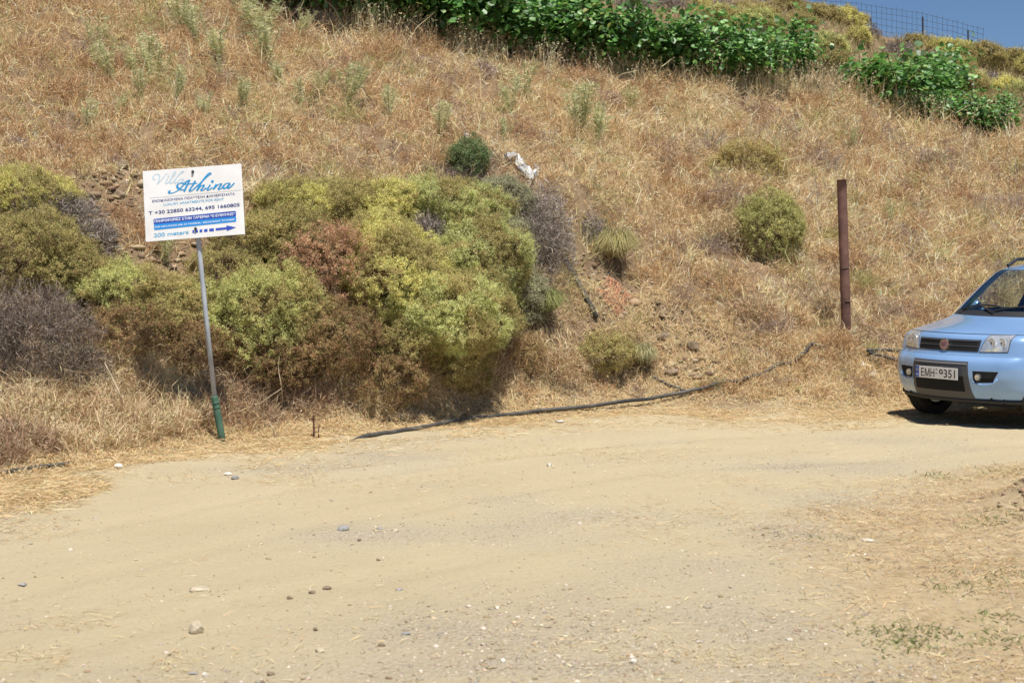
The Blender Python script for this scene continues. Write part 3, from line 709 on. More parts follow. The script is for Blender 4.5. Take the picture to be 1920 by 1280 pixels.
# tangled dry herb clumps among the grass
Nc = 6000; cpx = RNG.uniform(-200, 2200, Nc); cd = 11*(27/11)**RNG.random(Nc); cx0 = (cpx-960)/FP*cd
_, e = base_z(cx0, cd); okc = (cd-e > .25) & ~(blobmask(cx0, cd, .9) & (cd < 20)); okc &= noise(cx0, cd, .8, 120, 2)+.25 > RNG.random(Nc)*.9
for (bx, by, r) in BARE+HOLES: okc &= ~(((cx0-bx)/r)**2+((cd-by)/(r*1.4))**2 < 1)
cx0, cd = cx0[okc], cd[okc]; Nc = len(cx0); M_ = 60
crad = (RNG.uniform(.05, .15, Nc)+(RNG.random(Nc) < .12)*RNG.uniform(.05, .14, Nc))*np.clip(cd/16, .8, 1.5)
tp = noise(cx0, cd, .55, 81, 3); lf = np.clip((1000-topx(cx0, cd))/900, 0, 1)
CP = [[(.54, .34, .18), (.66, .44, .25), (.38, .23, .13)], [(.72, .54, .30), (.62, .44, .23), (.82, .68, .44)], [(.40, .31, .26), (.50, .40, .32), (.30, .22, .18)], [(.46, .45, .18), (.56, .52, .25), (.36, .33, .14)]]
kind_ = (RNG.random(Nc)[:, None] > np.stack([.25+.35*lf, .72+.08*lf, .86+0*lf], 1)).sum(1)
cpal = np.array(CP)[kind_][:, RNG.integers(0, 3, M_)]
P = np.repeat(np.stack([cx0, cd, ground(cx0, cd)], 1), M_, 0)+RNG.normal(size=(Nc*M_, 3))*np.repeat(crad, M_)[:, None]*np.array([.45, .45, .0])
P[:, 2] = ground(P[:, 0], P[:, 1]); n3 = len(P); cr_ = np.repeat(crad, M_)
P[:, 2] += RNG.random(n3)*cr_*.9
e1 = unit(rdir(n3)+np.array([0, -.1, .45])); e2 = unit(e1+rdir(n3)*.9)
bag.blades(P, e1, e2, cr_*RNG.uniform(.5, 1.3, n3), RNG.uniform(.003, .006, n3)*np.clip(P[:, 1]/15, .8, 2), cpal.reshape(-1, 3)*(1+RNG.normal(size=(n3, 1))*.15))
sl = RNG.random(n3) < .25; q = P[sl]+e1[sl]*cr_[sl][:, None]*.9; bag.leaves(q, rdir(len(q)), np.full(len(q), .022), np.full(len(q), .010), np.clip(cpal.reshape(-1, 3)[sl]*1.25+.05, 0, .9))
Nc = 420; cpx = RNG.uniform(-150, 2300, Nc); cd = 12.5*(26.5/12.5)**RNG.random(Nc); cx0 = (cpx-960)/FP*cd
_, e = base_z(cx0, cd); okc = (cd-e > .7) & ~(blobmask(cx0, cd, 1.1) & (cd < 20)); cx0, cd = cx0[okc], cd[okc]; Nc = len(cx0); M_ = 380
R_ = RNG.uniform(.13, .30, Nc)*np.clip(cd/17, .8, 1.4); kd = (RNG.random(Nc)[:, None] > np.stack([.45+.2*(cx0/cd < -.05), .75+.1*(cx0/cd < -.05), .9+0*cx0], 1)).sum(1)
cpal = np.array(CP)[kd][:, RNG.integers(0, 3, M_)].reshape(-1, 3); dr = rdir(Nc*M_); dr[:, 2] = np.abs(dr[:, 2]); rr = np.repeat(R_, M_)*RNG.uniform(.35, 1, Nc*M_)**.6*(1+.25*RNG.normal(size=Nc*M_))
P = np.repeat(np.stack([cx0, cd, ground(cx0, cd)], 1), M_, 0)+dr*rr[:, None]*np.array([1, .8, .75]); e1 = unit(dr*.7+rdir(Nc*M_)); e2 = unit(e1+rdir(Nc*M_)*.9)
P[:, 2] = np.maximum(P[:, 2], ground(P[:, 0], P[:, 1]))
bag.blades(P, e1, e2, np.repeat(R_, M_)*RNG.uniform(.25, .65, Nc*M_), RNG.uniform(.003, .0055, Nc*M_)*np.clip(P[:, 1]/15, .8, 2), cpal*(1+RNG.normal(size=(Nc*M_, 1))*.15))
me = bag.mesh('dry_grass')
o = link('dry_grass', me, M_grass); tag(o, 'dense tangled dry straw and rust coloured grass covering the whole slope', 'dry grass', kind='stuff')

# oat-like tall pale stalks along the vines
bag = Bag(); n = 1500
px = RNG.uniform(650, 1900, n); vb = np.interp(px, [650, 830, 950, 1200, 1530, 1700, 1900], [55, 85, 118, 150, 172, 215, 262])+RNG.normal(size=n)*9+6
P = np.array([hit(a, b) for a, b in zip(px[::5], vb[::5])]); P = np.repeat(P, 5, 0)+RNG.normal(size=(len(P)*5, 3))*np.array([.12, .12, 0]); P[:, 2] = ground(P[:, 0], P[:, 1]); n = len(P)
d1 = unit(np.array([0, 0, 1.])+RNG.normal(size=(n, 3))*.12); d2 = unit(d1+RNG.normal(size=(n, 3))*.3); L = RNG.uniform(.35, .7, n)
cc = pal([(.72, .64, .42), (.62, .52, .32)], n)
bag.blades(P, d1, d2, L, np.full(n, .006), cc)
for t in (.75, .85, .95, 1.0):
    q = P+d1*(L*.55)[:, None]+d2*(L*.45*(t-.55)/.45)[:, None]
    bag.leaves(q, unit(rdir(n)+np.array([0, 0, -.6])), np.full(n, .05), np.full(n, .014), cc*1.1)
o = link('wild_oats', bag.mesh('wild_oats'), M_grass); tag(o, 'fringe of pale wild oat stalks standing along the foot of the vine row', 'wild oats', kind='stuff')

# dead tangled brush at the hedge foot
bag = Bag(); Nc = 1500; cpx = np.concatenate([RNG.uniform(380, 960, 420), RNG.uniform(-200, 400, 1080)]); e = np.interp(cpx, pxg, RD[0]); cd = e+np.where(cpx > 380, RNG.uniform(.35, .95, Nc), RNG.uniform(.3, 1.7, Nc)); cx0 = (cpx-960)/FP*cd
M_ = 70; P = np.repeat(np.stack([cx0, cd, cd*0], 1), M_, 0)+RNG.normal(size=(Nc*M_, 3))*np.array([.055, .045, 0]); P[:, 2] = ground(P[:, 0], P[:, 1]); n3 = len(P)
P[:, 2] += RNG.random(n3)*np.repeat(RNG.uniform(.02, .2, Nc), M_); e1 = unit(rdir(n3)+np.array([0, -.15, .5])); e2 = unit(e1+rdir(n3)*.9+np.array([0, 0, -.3]))
tone = np.repeat(noise(cx0, cd, 1.2, 140, 2), M_)[:, None]
tone = tone+.16*(P[:, 0:1]/P[:, 1:2] < -.2)
cc = np.where(tone > .52, pal([(.66, .50, .30), (.78, .62, .40), (.50, .34, .19), (.62, .54, .30)], n3), pal([(.36, .23, .14), (.46, .31, .19), (.26, .17, .11), (.56, .44, .29)], n3))
bag.blades(P, e1, e2, RNG.gamma(3, .038, n3), RNG.uniform(.003, .0055, n3), cc)
o = link('dead_brush', bag.mesh('dead_brush'), M_twig); tag(o, 'tangle of brown dead stems along the shaded foot of the hedge', 'dead brush', kind='stuff')

# far hillside dry ground cover
bag = Bag(); n = 110000
px = RNG.uniform(-300, 2790, n); d = RNG.uniform(26, 58, n); x = (px-960)/FP*d; z = ground(x, d)
P = np.stack([x, d, z], 1); d1 = unit(np.array([0, 0, .8])+RNG.normal(size=(n, 3))*.5); d2 = unit(d1+RNG.normal(size=(n, 3))*.5)
g = noise(x, d, .35, 91, 3)[:, None]
cc = pal([(.58, .42, .25), (.66, .53, .34), (.44, .30, .17)], n)*(1-g)+pal([(.40, .36, .17), (.32, .30, .13)], n)*g
bag.blades(P, d1, d2, RNG.gamma(4, .06, n), np.full(n, .018), cc)
o = link('scrub_cover', bag.mesh('scrub_cover'), M_grass); tag(o, 'low dry scrub and grass covering the far hillside under the fence', 'scrub', kind='stuff')

# ------------------------------------------------------------------ straw litter and gravel on the ground
def flat_blades(bag, x, y, L, wd, cc, lift=.006, tilt=.18):
    n = len(x); z = ground(x, y)+lift
    th = RNG.uniform(0, 6.28, n); e = .02
    sx = (ground(x+e, y)-ground(x-e, y))/(2*e); sy = (ground(x, y+e)-ground(x, y-e))/(2*e)
    dx, dy = np.cos(th), np.sin(th)
    d1 = unit(np.stack([dx, dy, dx*sx+dy*sy+np.abs(RNG.normal(size=n))*tilt], 1))
    d2 = unit(np.stack([np.cos(th+RNG.normal(size=n)*.4), np.sin(th+RNG.normal(size=n)*.4), dx*sx+dy*sy-np.abs(RNG.normal(size=n))*tilt*.7], 1))
    nrm = unit(np.stack([-sx, -sy, np.ones(n)], 1))
    p = np.stack([x, y, z], 1); side = unit(np.cross(d1, nrm+RNG.normal(size=(n, 3))*.35))*wd[:, None]*.5
    m = p+d1*L[:, None]*.5; t = m+d2*L[:, None]*.5
    bag.quads(np.stack([p-side, p+side, m+side*.9, m-side*.9], 1), cc)
    bag.quads(np.stack([m-side*.9, m+side*.9, t+side*.2, t-side*.2], 1), cc)

SC = [(.72, .56, .32), (.62, .45, .24), (.80, .68, .45), (.50, .34, .18), (.56, .48, .27)]
bag = Bag(); N = 260000
px = RNG.uniform(-300, 2100, N); x0 = RNG.uniform(-1.9, 1.5, N)
e = np.interp(px, pxg, RD[0]); y = e+x0; x = (px-960)/FP*y
nn = noise(x, y, 1.5, 101, 3)
dn = np.clip(1-np.abs(x0-.45)/1.15, 0, 1)*1.3*np.clip(nn*2.2-.35, .1, 1)+np.clip(-x0/1.9, 0, 1)*.0
spill = np.clip((nn-.44)*2.6, 0, 1)*(x0 > -1.8)*np.clip((1.9+x0)/1.5, 0, 1)*.6+.05*np.clip((2+x0)/1, 0, 1)
hp = hit(50, 925); dn += 1.3*np.exp(-(((x-hp.x)/.65)**2+((y-hp.y)/.42)**2))*(.4+nn)
k = RNG.random(N) < np.clip(dn+spill, 0, 1); k &= ~((noise(x, y, .8, 103, 2) < .35) & (x0 < -.2))
x, y, x0 = x[k], y[k], x0[k]; n = len(x)
flat_blades(bag, x, y, RNG.uniform(.04, .17, n), RNG.uniform(.003, .0065, n), pal(SC, n, wts=[4, 4, 2, 2, 1.5]), lift=.004+.02*np.clip(x0, 0, 1), tilt=np.where(x0 > 0, .5, .15))
o = link('straw_litter', bag.mesh('straw_litter'), M_grass); tag(o, 'cut dry straw lying along the foot of the bank and spilling onto the track', 'straw', kind='stuff')

bag = Bag(); N = 90000
y = RNG.uniform(4.6, 12.6, N); x = vergex(y)-.5+RNG.random(N)**.9*4.2
nn = noise(x, y, 1.4, 105, 3); dd = x-vergex(y)
k = RNG.random(N) < np.clip(.25+dd*.9, 0, 1)*np.clip(nn*2.1-.45, .04, 1); k &= (x/y < .5)
x, y = x[k], y[k]; n = len(x)
flat_blades(bag, x, y, RNG.uniform(.03, .12, n), RNG.uniform(.002, .0042, n), pal(SC+[(.42, .29, .17), (.50, .43, .33)], n, wts=[3, 4, 2, 3, 2, 3, 3]), tilt=.25)
# scattered straws over the track
n = 5000; y = RNG.uniform(4.6, 14.5, n); x = RNG.uniform(-.36, .36, n)*y
k = noise(x, y, .9, 107, 3)+RNG.normal(size=n)*.05 > .52; x, y = x[k], y[k]; n = len(x)
flat_blades(bag, x, y, RNG.uniform(.02, .08, n), RNG.uniform(.002, .004, n), pal(SC, n))
for px, py, sx, sy, k in [(1090, 850, .9, .35, 1500), (1340, 975, .45, .5, 1300), (1180, 800, 1.2, .3, 1500), (480, 900, .8, .35, 1600), (620, 880, .7, .3, 1000), (60, 1190, .35, .3, 700), (230, 1230, .3, .2, 500), (1450, 900, .7, .3, 900), (20, 990, .25, .25, 700), (1280, 1240, .4, .2, 500)]:
    X0, Y0 = rp(px, py); xx = X0+RNG.normal(size=k)*sx; yy = Y0+RNG.normal(size=k)*sy; q_ = noise(xx, yy, 2.5, 109, 2) > .45; xx, yy = xx[q_], yy[q_]; k = len(xx)
    flat_blades(bag, xx, yy, RNG.uniform(.015, .07, k), RNG.uniform(.002, .004, k), pal(SC+[(.42, .29, .17)], k), tilt=.1)
o = link('straw_litter', bag.mesh('straw_verge'), M_grass); tag(o, 'short trampled straw scattered over the right verge in the foreground', 'straw', kind='stuff')

# sparse green sprouts on the right verge
bag = Bag()
for px, py, r, k in [(q_[0], q_[1], q_[2]*1.2, int(q_[3]*.6)) for q_ in [(1690, 1190, .16, 260), (1700, 1215, .12, 150), (1765, 890, .18, 160), (1905, 885, .25, 260), (1900, 1090, .2, 200), (1870, 1200, .15, 160), (1800, 1105, .12, 120), (1885, 990, .2, 260), (1560, 1010, .15, 40), (1740, 1180, .1, 80), (1860, 1160, .1, 90)]]:
    X0, Y0 = rp(px, py); xx = X0+RNG.normal(size=k)*r*.6; yy = Y0+RNG.normal(size=k)*r*.6
    P = np.stack([xx, yy, ground(xx, yy)], 1); d1 = unit(rdir(k)*np.array([1, 1, .3])+np.array([0, 0, .5])); d2 = unit(d1+np.array([0, 0, -.3]))
    bag.blades(P, d1, d2, RNG.uniform(.015, .045, k), RNG.uniform(.004, .008, k), pal([(.24, .27, .12), (.34, .36, .17), (.44, .40, .22)], k))
o = link('green_sprouts', bag.mesh('green_sprouts'), M_leaf); tag(o, 'sparse low green sprouts on the right verge', 'ground weeds', kind='stuff')

# gravel
def rocks_mesh(P, S_, cols, rg):
    bm = bmesh.new(); bmesh.ops.create_icosphere(bm, subdivisions=1, radius=1)
    v0 = np.array([v.co[:] for v in bm.verts]); f0 = np.array([[v.index for v in f.verts] for f in bm.faces]); bm.free()
    n = len(P); k = len(v0)
    th = rg.uniform(0, 6.28, n); c, s = np.cos(th), np.sin(th)
    vv = v0[None]*(1+rg.normal(size=(n, k, 1))*.26)*S_[:, None, None]*np.stack([rg.uniform(.8, 1.5, n), rg.uniform(.7, 1.1, n), rg.uniform(.35, .75, n)], 1)[:, None]
    xx = vv[..., 0]*c[:, None]-vv[..., 1]*s[:, None]; yy = vv[..., 0]*s[:, None]+vv[..., 1]*c[:, None]
    vv = np.stack([xx, yy, vv[..., 2]], -1)+P[:, None]
    ff = (f0[None]+np.arange(n)[:, None, None]*k).reshape(-1, 3)
    return mesh_np('gravel', vv.reshape(-1, 3), ff, np.repeat(cols, k, 0))
rg = np.random.default_rng(33); N = 170000
y = 4.6*(16/4.6)**rg.random(N); x = rg.uniform(-.42, .42, N)*y
_, e = base_z(x, y)
dn = np.clip(noise(x, y, .9, 51, 3)*2.6-1.35, 0, 1)*.35+.045
for (px, py, sx, sy) in [(700, 1000, .5, .35), (880, 1190, .5, .4), (1400, 1180, .45, .6), (1480, 1000, .3, .6), (1560, 870, .9, .4), (950, 1260, 1.0, .25), (560, 880, .7, .3), (1010, 1150, .3, .3)]:
    a, b = rp(px, py); dn = dn+.8*np.exp(-(((x-a)/sx)**2+((y-b)/sy)**2))*noise(x, y, 3, 53, 2)
dn += .10*(x > vergex(y))
k = (rg.random(N) < dn) & (y < e+.2); x, y = x[k], y[k]; n = len(x)
S_ = np.clip(rg.lognormal(-5.65, .5, n), .0018, .015)
o = link('gravel', rocks_mesh(np.stack([x, y, ground(x, y)], 1), S_, pal([(.50, .41, .27), (.44, .38, .29), (.60, .53, .42), (.32, .24, .15), (.36, .31, .25)], n, rg), rg), M_twig)
tag(o, 'small loose gravel scattered over the sandy track', 'gravel', kind='stuff')
# rubble on bare bank patches
P = []
for (bx, by, r) in BARE:
    k = int(300*r/.4); xx = bx+rg.normal(size=k)*r*.6; yy = by+rg.normal(size=k)*r*.8
    P.append(np.stack([xx, yy, ground(xx, yy)], 1))
xx = 3.5+rg.normal(size=260)*.28; yy = 9.5+rg.normal(size=260)*.4; P.append(np.stack([xx, yy, ground(xx, yy)], 1))
P = np.concatenate(P); n = len(P)
o = link('rubble', rocks_mesh(P, np.clip(rg.lognormal(-4.15, .6, n), .007, .06), pal([(.36, .26, .16), (.28, .20, .13), (.42, .33, .22), (.20, .14, .09)], n, rg), rg), M_twig)
tag(o, 'crumbled earth and broken rock on the bare patches of the bank', 'rubble', kind='stuff')

# ------------------------------------------------------------------ individual stones
def stone(label, px, py, wpx, flat=.6, mat=M_stone, seed=0, on=None, name='stone', elong=1.0):
    rg = np.random.default_rng(seed+500); h = on or hit(px, py); r = wpx*h.y/FP/2
    bm = bmesh.new(); bmesh.ops.create_icosphere(bm, subdivisions=3, radius=1)
    cuts = [(unit(rg.normal(size=3)), rg.uniform(.55, .8)) for _ in range(11)]
    for v in bm.verts:
        p = np.array(v.co[:])
        for nn_, dd_ in cuts:
            t = p@nn_-dd_
            if t > 0: p = p-nn_*t*.92
        p = p*(1+rg.normal()*.012)
        v.co = Vector((p[0]*r*1.25*elong, p[1]*r*1.05, p[2]*r*1.25*flat+r*flat*.5))
    o = link(name, bm_mesh('stone', bm), mat); o.location = (h.x, h.y, gz(h.x, h.y)); o.rotation_euler = (0, 0, rg.uniform(-.5, .5))
    tag(o, label, 'stone', 'loose stones')
    return o
ST = [
 ('pale brown wedge shaped stone standing up, largest on the near left of the track', 370, 1188, 27, .95, M_stone),
 ('flat elongated slab of stone above the wedge shaped one on the track', 372, 1108, 38, .25, M_stone),
 ('small dark brown stone, leftmost of three in a line on the track', 543, 1123, 10, .7, M_stone_b),
 ('dark brown stone, middle of three in a line on the track', 585, 1113, 13, .6, M_stone_b),
 ('dark brown flattish stone, rightmost of three in a line on the track', 613, 1105, 15, .5, M_stone_b),
 ('grey broken stone with a white top at the left end of the gravel patch', 643, 995, 20, .6, M_stone_g),
 ('small dark stone just right of the grey broken one on the track', 674, 1014, 8, .8, M_stone_b),
 ('small stone at the right end of the gravel patch in mid track', 740, 997, 12, .6, M_stone),
 ('small grey stone between the two others in the mid track gravel patch', 712, 992, 10, .5, M_stone_g),
 ('little brown stone below the mid track gravel patch', 709, 1052, 8, .7, M_stone_b),
 ('cream coloured block of stone on the straw left of the sign foot', 222, 878, 14, .8, M_stone_w),
 ('pale stone on the straw just below the sign foot, left of a grey one', 427, 891, 13, .6, M_stone_w),
 ('grey stone on the straw just below the sign foot, right of a pale one', 440, 899, 14, .6, M_stone_g),
 ('white upright stone in the upper middle of the track below the long pipe', 1030, 874, 9, .9, M_stone_w),
 ('dark brown stone near the bottom edge left of centre', 715, 1212, 16, .5, M_stone_b),
 ('brown pebble cluster stone at the bottom left of centre', 600, 1224, 16, .6, M_stone),
 ('small brown stone above the bottom pebble cluster', 592, 1182, 9, .8, M_stone_b),
 ('grey flat stone at the left of the near gravel patch', 761, 1189, 18, .3, M_stone_g),
 ('white pebble near the bottom centre of the picture, upper of two', 932, 1142, 9, .8, M_stone_w),
 ('white pebble near the bottom centre of the picture, lower of two', 943, 1243, 12, .7, M_stone_w),
 ('white pebble at the bottom edge right of centre', 1188, 1243, 14, .6, M_stone_w),
 ('grey pebble at the very bottom left of the track', 362, 1266, 16, .4, M_stone_g),
 ('white pebble at the very bottom left beside a grey one', 385, 1269, 12, .7, M_stone_w),
 ('brown stone at the very bottom between the left pebbles and the centre', 507, 1267, 14, .6, M_stone_b),
 ('small brown stone alone in the right half of the track', 1431, 1004, 7, .8, M_stone_b),
 ('bluish grey flat pebble right of the row of three brown stones', 748, 1108, 16, .25, M_stone_g),
 ('grey flat stone half sunk in the sand at the left frame edge', 42, 1100, 16, .3, M_stone_g),
 ('pale flat stone half buried in the right verge', 1626, 1015, 22, .25, M_stone_w),
 ('pale block of stone below the forked hose left of the car', 1643, 676, 16, .8, M_stone_w),
 ('upright pale stone on the bank between rusty post and car', 1617, 692, 11, 1.2, M_stone_w),
 ('brown hollow looking stone on the bank left of the car bumper', 1636, 708, 18, .7, M_stone),
 ('long pale slab of rock leaning on the bank below the rocky patch', 1258, 700, 26, .4, M_stone_b),
 ('square rock in the rocky patch of the bank, upper left', 1245, 640, 20, .8, M_stone_b),
 ('square rock in the rocky patch of the bank, lower right', 1300, 655, 22, .8, M_stone_b),
 ('rock standing out of the bare soil left of the sign, upper one', 228, 315, 24, .8, M_stone_b),
 ('rock standing out of the bare soil left of the sign, lower one', 222, 372, 22, .8, M_stone_b),
 ('pale flat stone at the road edge right of the black pipe middle', 1050, 792, 16, .4, M_stone_w),
]
for i, (lb, px, py, wp, fl, mt) in enumerate(ST): stone(lb, px, py, wp, fl, mt, seed=i)

# ------------------------------------------------------------------ hoses, posts, rag
M_hose = pmat('black_hose', (.035, .035, .035), .7, col2=(.11, .10, .085), vscale=4, bump=.3)
M_rust = pmat('rusty_pipe', (.24, .125, .095), .8, col2=(.10, .048, .036), vscale=3.5, bump=.4, bscale=60, dist=.004)
M_galv = pmat('galvanised_pole', (.46, .50, .55), .55, metal=0, col2=(.36, .39, .43), vscale=6)
M_green = pmat('green_sleeve', (.045, .13, .085), .6, col2=(.09, .17, .12), vscale=10, bump=.3)
M_white = pmat('sign_white', (.86, .86, .87), .35, col2=(.77, .76, .74), vscale=3)
def hose(name, label, cat, pts, r, lift=.012, mat=M_hose, depth=None, sink=False):
    P = [hit(*p) for p in pts]
    if depth: P = [at(p[0], p[1], dd) for p, dd in zip(pts, np.linspace(depth[0], depth[1], len(pts)))]
    Q = smooth_pts(P, 8)
    W_ = []
    for q in Q:
        if depth: W_.append(Vector(q)); continue
        g = gz(q[0], q[1]); f_ = len(W_)/len(Q); W_.append(Vector((q[0], q[1], g+(r*.7+lift if not sink else -.03+.9*min(f_, .06)-.0*f_+(r*.4 if f_ > .06 else 0)-.012+min(.05, max(0, f_-.38)*.3)+.006*math.sin(f_*37)))))
    b0 = W_[0].copy()
    bm = bmesh.new(); tube(bm, [p-b0 for p in W_], r, 10)
    o = link(name, bm_mesh(name, bm), mat, smooth=True); o.location = b0
    return tag(o, label, cat)
hose('water_hose', 'long black water hose lying along the foot of the bank beside the track', 'hose',
     [(640, 829), (690, 821), (745, 812), (800, 804), (860, 791), (930, 783), (1010, 777), (1080, 772), (1160, 767), (1230, 758), (1300, 744), (1370, 729), (1430, 713), (1480, 694), (1512, 676), (1545, 661)], .0195, .032, sink=True)
hose('water_hose', 'short dark hose end partly buried in the bank above the long hose', 'hose', [(1222, 712), (1245, 724), (1268, 734), (1292, 741)], .014, .02)
hose('water_hose', 'dark hose end in the straw at the left frame edge', 'hose', [(-60, 895), (0, 892), (60, 884), (128, 874)], .016, .01)
hp1 = [(1626, 657), (1650, 656), (1680, 657), (1720, 662), (1800, 668)]
hose('water_hose', 'upper black hose of the fork left of the car headlight', 'hose', hp1, .022, depth=(hit(1626, 657).y-.12, hit(1700, 660).y-.1))
hose('water_hose', 'lower grey black hose of the fork left of the car headlight', 'hose', [(1630, 661), (1655, 667), (1688, 677), (1740, 690), (1800, 700)], .019, depth=(hit(1626, 657).y-.15, hit(1690, 690).y-.3))
# leaning black pipe stub
a = hit(1118, 602); b = hit(1060, 512); b = b+Vector((0, -.10, .12)); a = a+Vector((0, -.03, .02))
bm = bmesh.new(); tube(bm, [a-a, (b-a)*.5+Vector((0, 0, .01)), b-a], .028, 12); 
for t in (.12, .3): tube(bm, [(b-a)*t, (b-a)*(t+.02)], .034, 12)
o = link('black_pipe', bm_mesh('black_pipe', bm), M_hose, smooth=True); o.location = a; tag(o, 'short straight black pipe leaning on the bare bank right of the hedge', 'pipe')
# orange netting lying on the bank
h = hit(1150, 560); bm = bmesh.new(); M_net = pmat('orange_net', (.55, .27, .15), .8, var=.3)
rg = np.random.default_rng(3)
for k in range(26):
    pts = []
    for t in np.linspace(-1, 1, 7):
        xx = h.x+(k/25-.5)*.26+t*.10+rg.normal()*.01; yy = h.y+t*.26-(k/25-.5)*.1; pts.append(Vector((xx, yy, gz(xx, yy)+.025+abs(rg.normal())*.015))-h)
    tube(bm, pts, .0035, 4)
for k in range(16):
    pts = []
    for t in np.linspace(-1, 1, 7):
        xx = h.x+t*.13+(k/15-.5)*.2; yy = h.y+(k/15-.5)*.5-t*.05; pts.append(Vector((xx, yy, gz(xx, yy)+.03))-h)
    tube(bm, pts, .003, 4)
o = link('plastic_net', bm_mesh('net', bm), M_net); o.location = h; tag(o, 'piece of faded orange plastic netting lying beside the leaning black pipe', 'netting')

# rusty post
top = at(1578, 337, 17.2); foot = hit(1588, 655); foot = at(1588, 655, 17.2)
R = empty('rusty_post', (foot.x, foot.y, gz(foot.x, foot.y)), 'tall rusty brown steel pipe post standing on the bank left of the car', 'post')
b0 = R.location.copy(); bm = bmesh.new(); dn_ = (foot-top).normalized()
P = [top+(foot-top)*t for t in np.linspace(0, 1.12, 14)]
rings = tube(bm, [p-b0 for p in P], .054, 20, caps=False)
inner = tube(bm, [p-b0+dn_*.004 for p in P[:4]], .046, 20, caps=False)
for k in range(20): bm.faces.new((rings[0][k], rings[0][(k+1) % 20], inner[0][(k+1) % 20], inner[0][k]))
link('pipe', bm_mesh('pipe', bm), M_rust, R, smooth=True)
bm = bmesh.new(); c = top+(foot-top)*.52-b0
tube(bm, [c+Vector((.045*math.cos(t), .057*math.sin(t)-.0, .001*math.sin(3*t)))*1.0 for t in np.linspace(0, 6.28, 20)], .006, 5)
c2 = top+(foot-top)*.72-b0; tube(bm, [c2+Vector((-.05, -.02, 0)), c2+Vector((.0, -.06, .01)), c2+Vector((.075, -.03, .0))], .006, 5)
link('wire', bm_mesh('wire', bm), pmat('rust_wire', (.12, .07, .05), .8), R)

# rusty stake
h = hit(588, 822); bm = bmesh.new()
tube(bm, [(0, 0, -.05), (.003, 0, .08), (-.002, .003, .2)], .009, 6); tube(bm, [(.0, -.012, .06), (.045, -.01, .055), (.05, -.01, .12)], .006, 6); tube(bm, [(.045, -.01, .04), (.05, 0, -.03)], .006, 6)
o = link('iron_stake', bm_mesh('stake', bm), pmat('dark_rust', (.16, .06, .045), .85, var=.4)); o.location = h; tag(o, 'short rusty iron stake with a bent side piece right of the sign foot', 'stake')

# white rag / plastic
M_rag = pmat('white_plastic', (.80, .79, .78), .5, var=.08, vscale=9, bump=.8, bscale=25, dist=.02)
def rag(label, pts, wd, seed):
    rg = np.random.default_rng(seed); P = [hit(*p) for p in pts]; Q = [Vector(q) for q in smooth_pts(P, 7)]; b0 = Q[0].copy()
    bm = bmesh.new(); rows = []; n = len(Q)
    for i, q in enumerate(Q):
        t = i/(n-1); tv = (Q[min(i+1, n-1)]-Q[max(i-1, 0)]).normalized(); sd2 = tv.cross(Vector((0, -.6, 1))).normalized()
        ww = wd(t); row = []
        for s in np.linspace(-1, 1, 9):
            f = .022*math.sin(s*7+i*.5)+.018*math.sin(s*11-i*.8)+rg.normal()*.006
            row.append(bm.verts.new(q-b0+sd2*s*ww+Vector((0, -.05-.5*f, .06+(1-s*s)*ww*.7+f))))
        rows.append(row)
    for a_, b_ in zip(rows[:-1], rows[1:]):
        for k in range(8): bm.faces.new((a_[k], a_[k+1], b_[k+1], b_[k]))
    bmesh.ops.solidify(bm, geom=bm.faces[:], thickness=.004)
    o = link('plastic_sheet', bm_mesh('rag', bm), M_rag, smooth=True); o.location = b0; return tag(o, label, 'plastic sheet')
rag('crumpled white plastic sheet caught on the slope at the top right of the hedge', [(948, 306), (968, 306), (976, 322), (988, 336), (1004, 346)], lambda t: .035+.05*t, 1)
rag('small scrap of white plastic right of the crumpled white sheet on the slope', [(1002, 324), (1006, 330), (1008, 338)], lambda t: .035, 2)
rag('tiny white scrap above the small dark green bush', [(872, 264), (876, 268), (880, 270)], lambda t: .022, 3)

# dead stalks leaning in the straw
M_stalk = pmat('dry_stalk', (.56, .45, .30), .9, var=.3, vscale=20)
def stalk(label, pts, r, off=.10):
    P = [hit(*pts[0])]
    d0 = P[0].y
    for p in pts[1:]: P.append(at(p[0], p[1], d0-off))
    b0 = P[0].copy(); bm = bmesh.new(); tube(bm, [Vector(q)-b0 for q in smooth_pts(P, 5)], r, 6, rfun=lambda t: r*(1-.5*t))
    o = link('dead_stalk', bm_mesh('stalk', bm), M_stalk); o.location = b0; tag(o, label, 'stalk')
stalk('pale bleached stalk hanging in the dark dead brush left of the sign pole', [(234, 782), (226, 745), (212, 712), (196, 680)], .012, .25)
stalk('long straight pale stalk leaning right beside the sign pole foot', [(458, 790), (490, 755), (528, 728)], .006, .2)
stalk('thin pale stalk rising from the bend of the long leaning one', [(530, 760), (528, 728), (522, 690), (524, 668)], .005, .2)
stalk('forked pale stalk lying on the straw right of the sign foot', [(516, 822), (512, 805), (504, 790)], .008, .02)

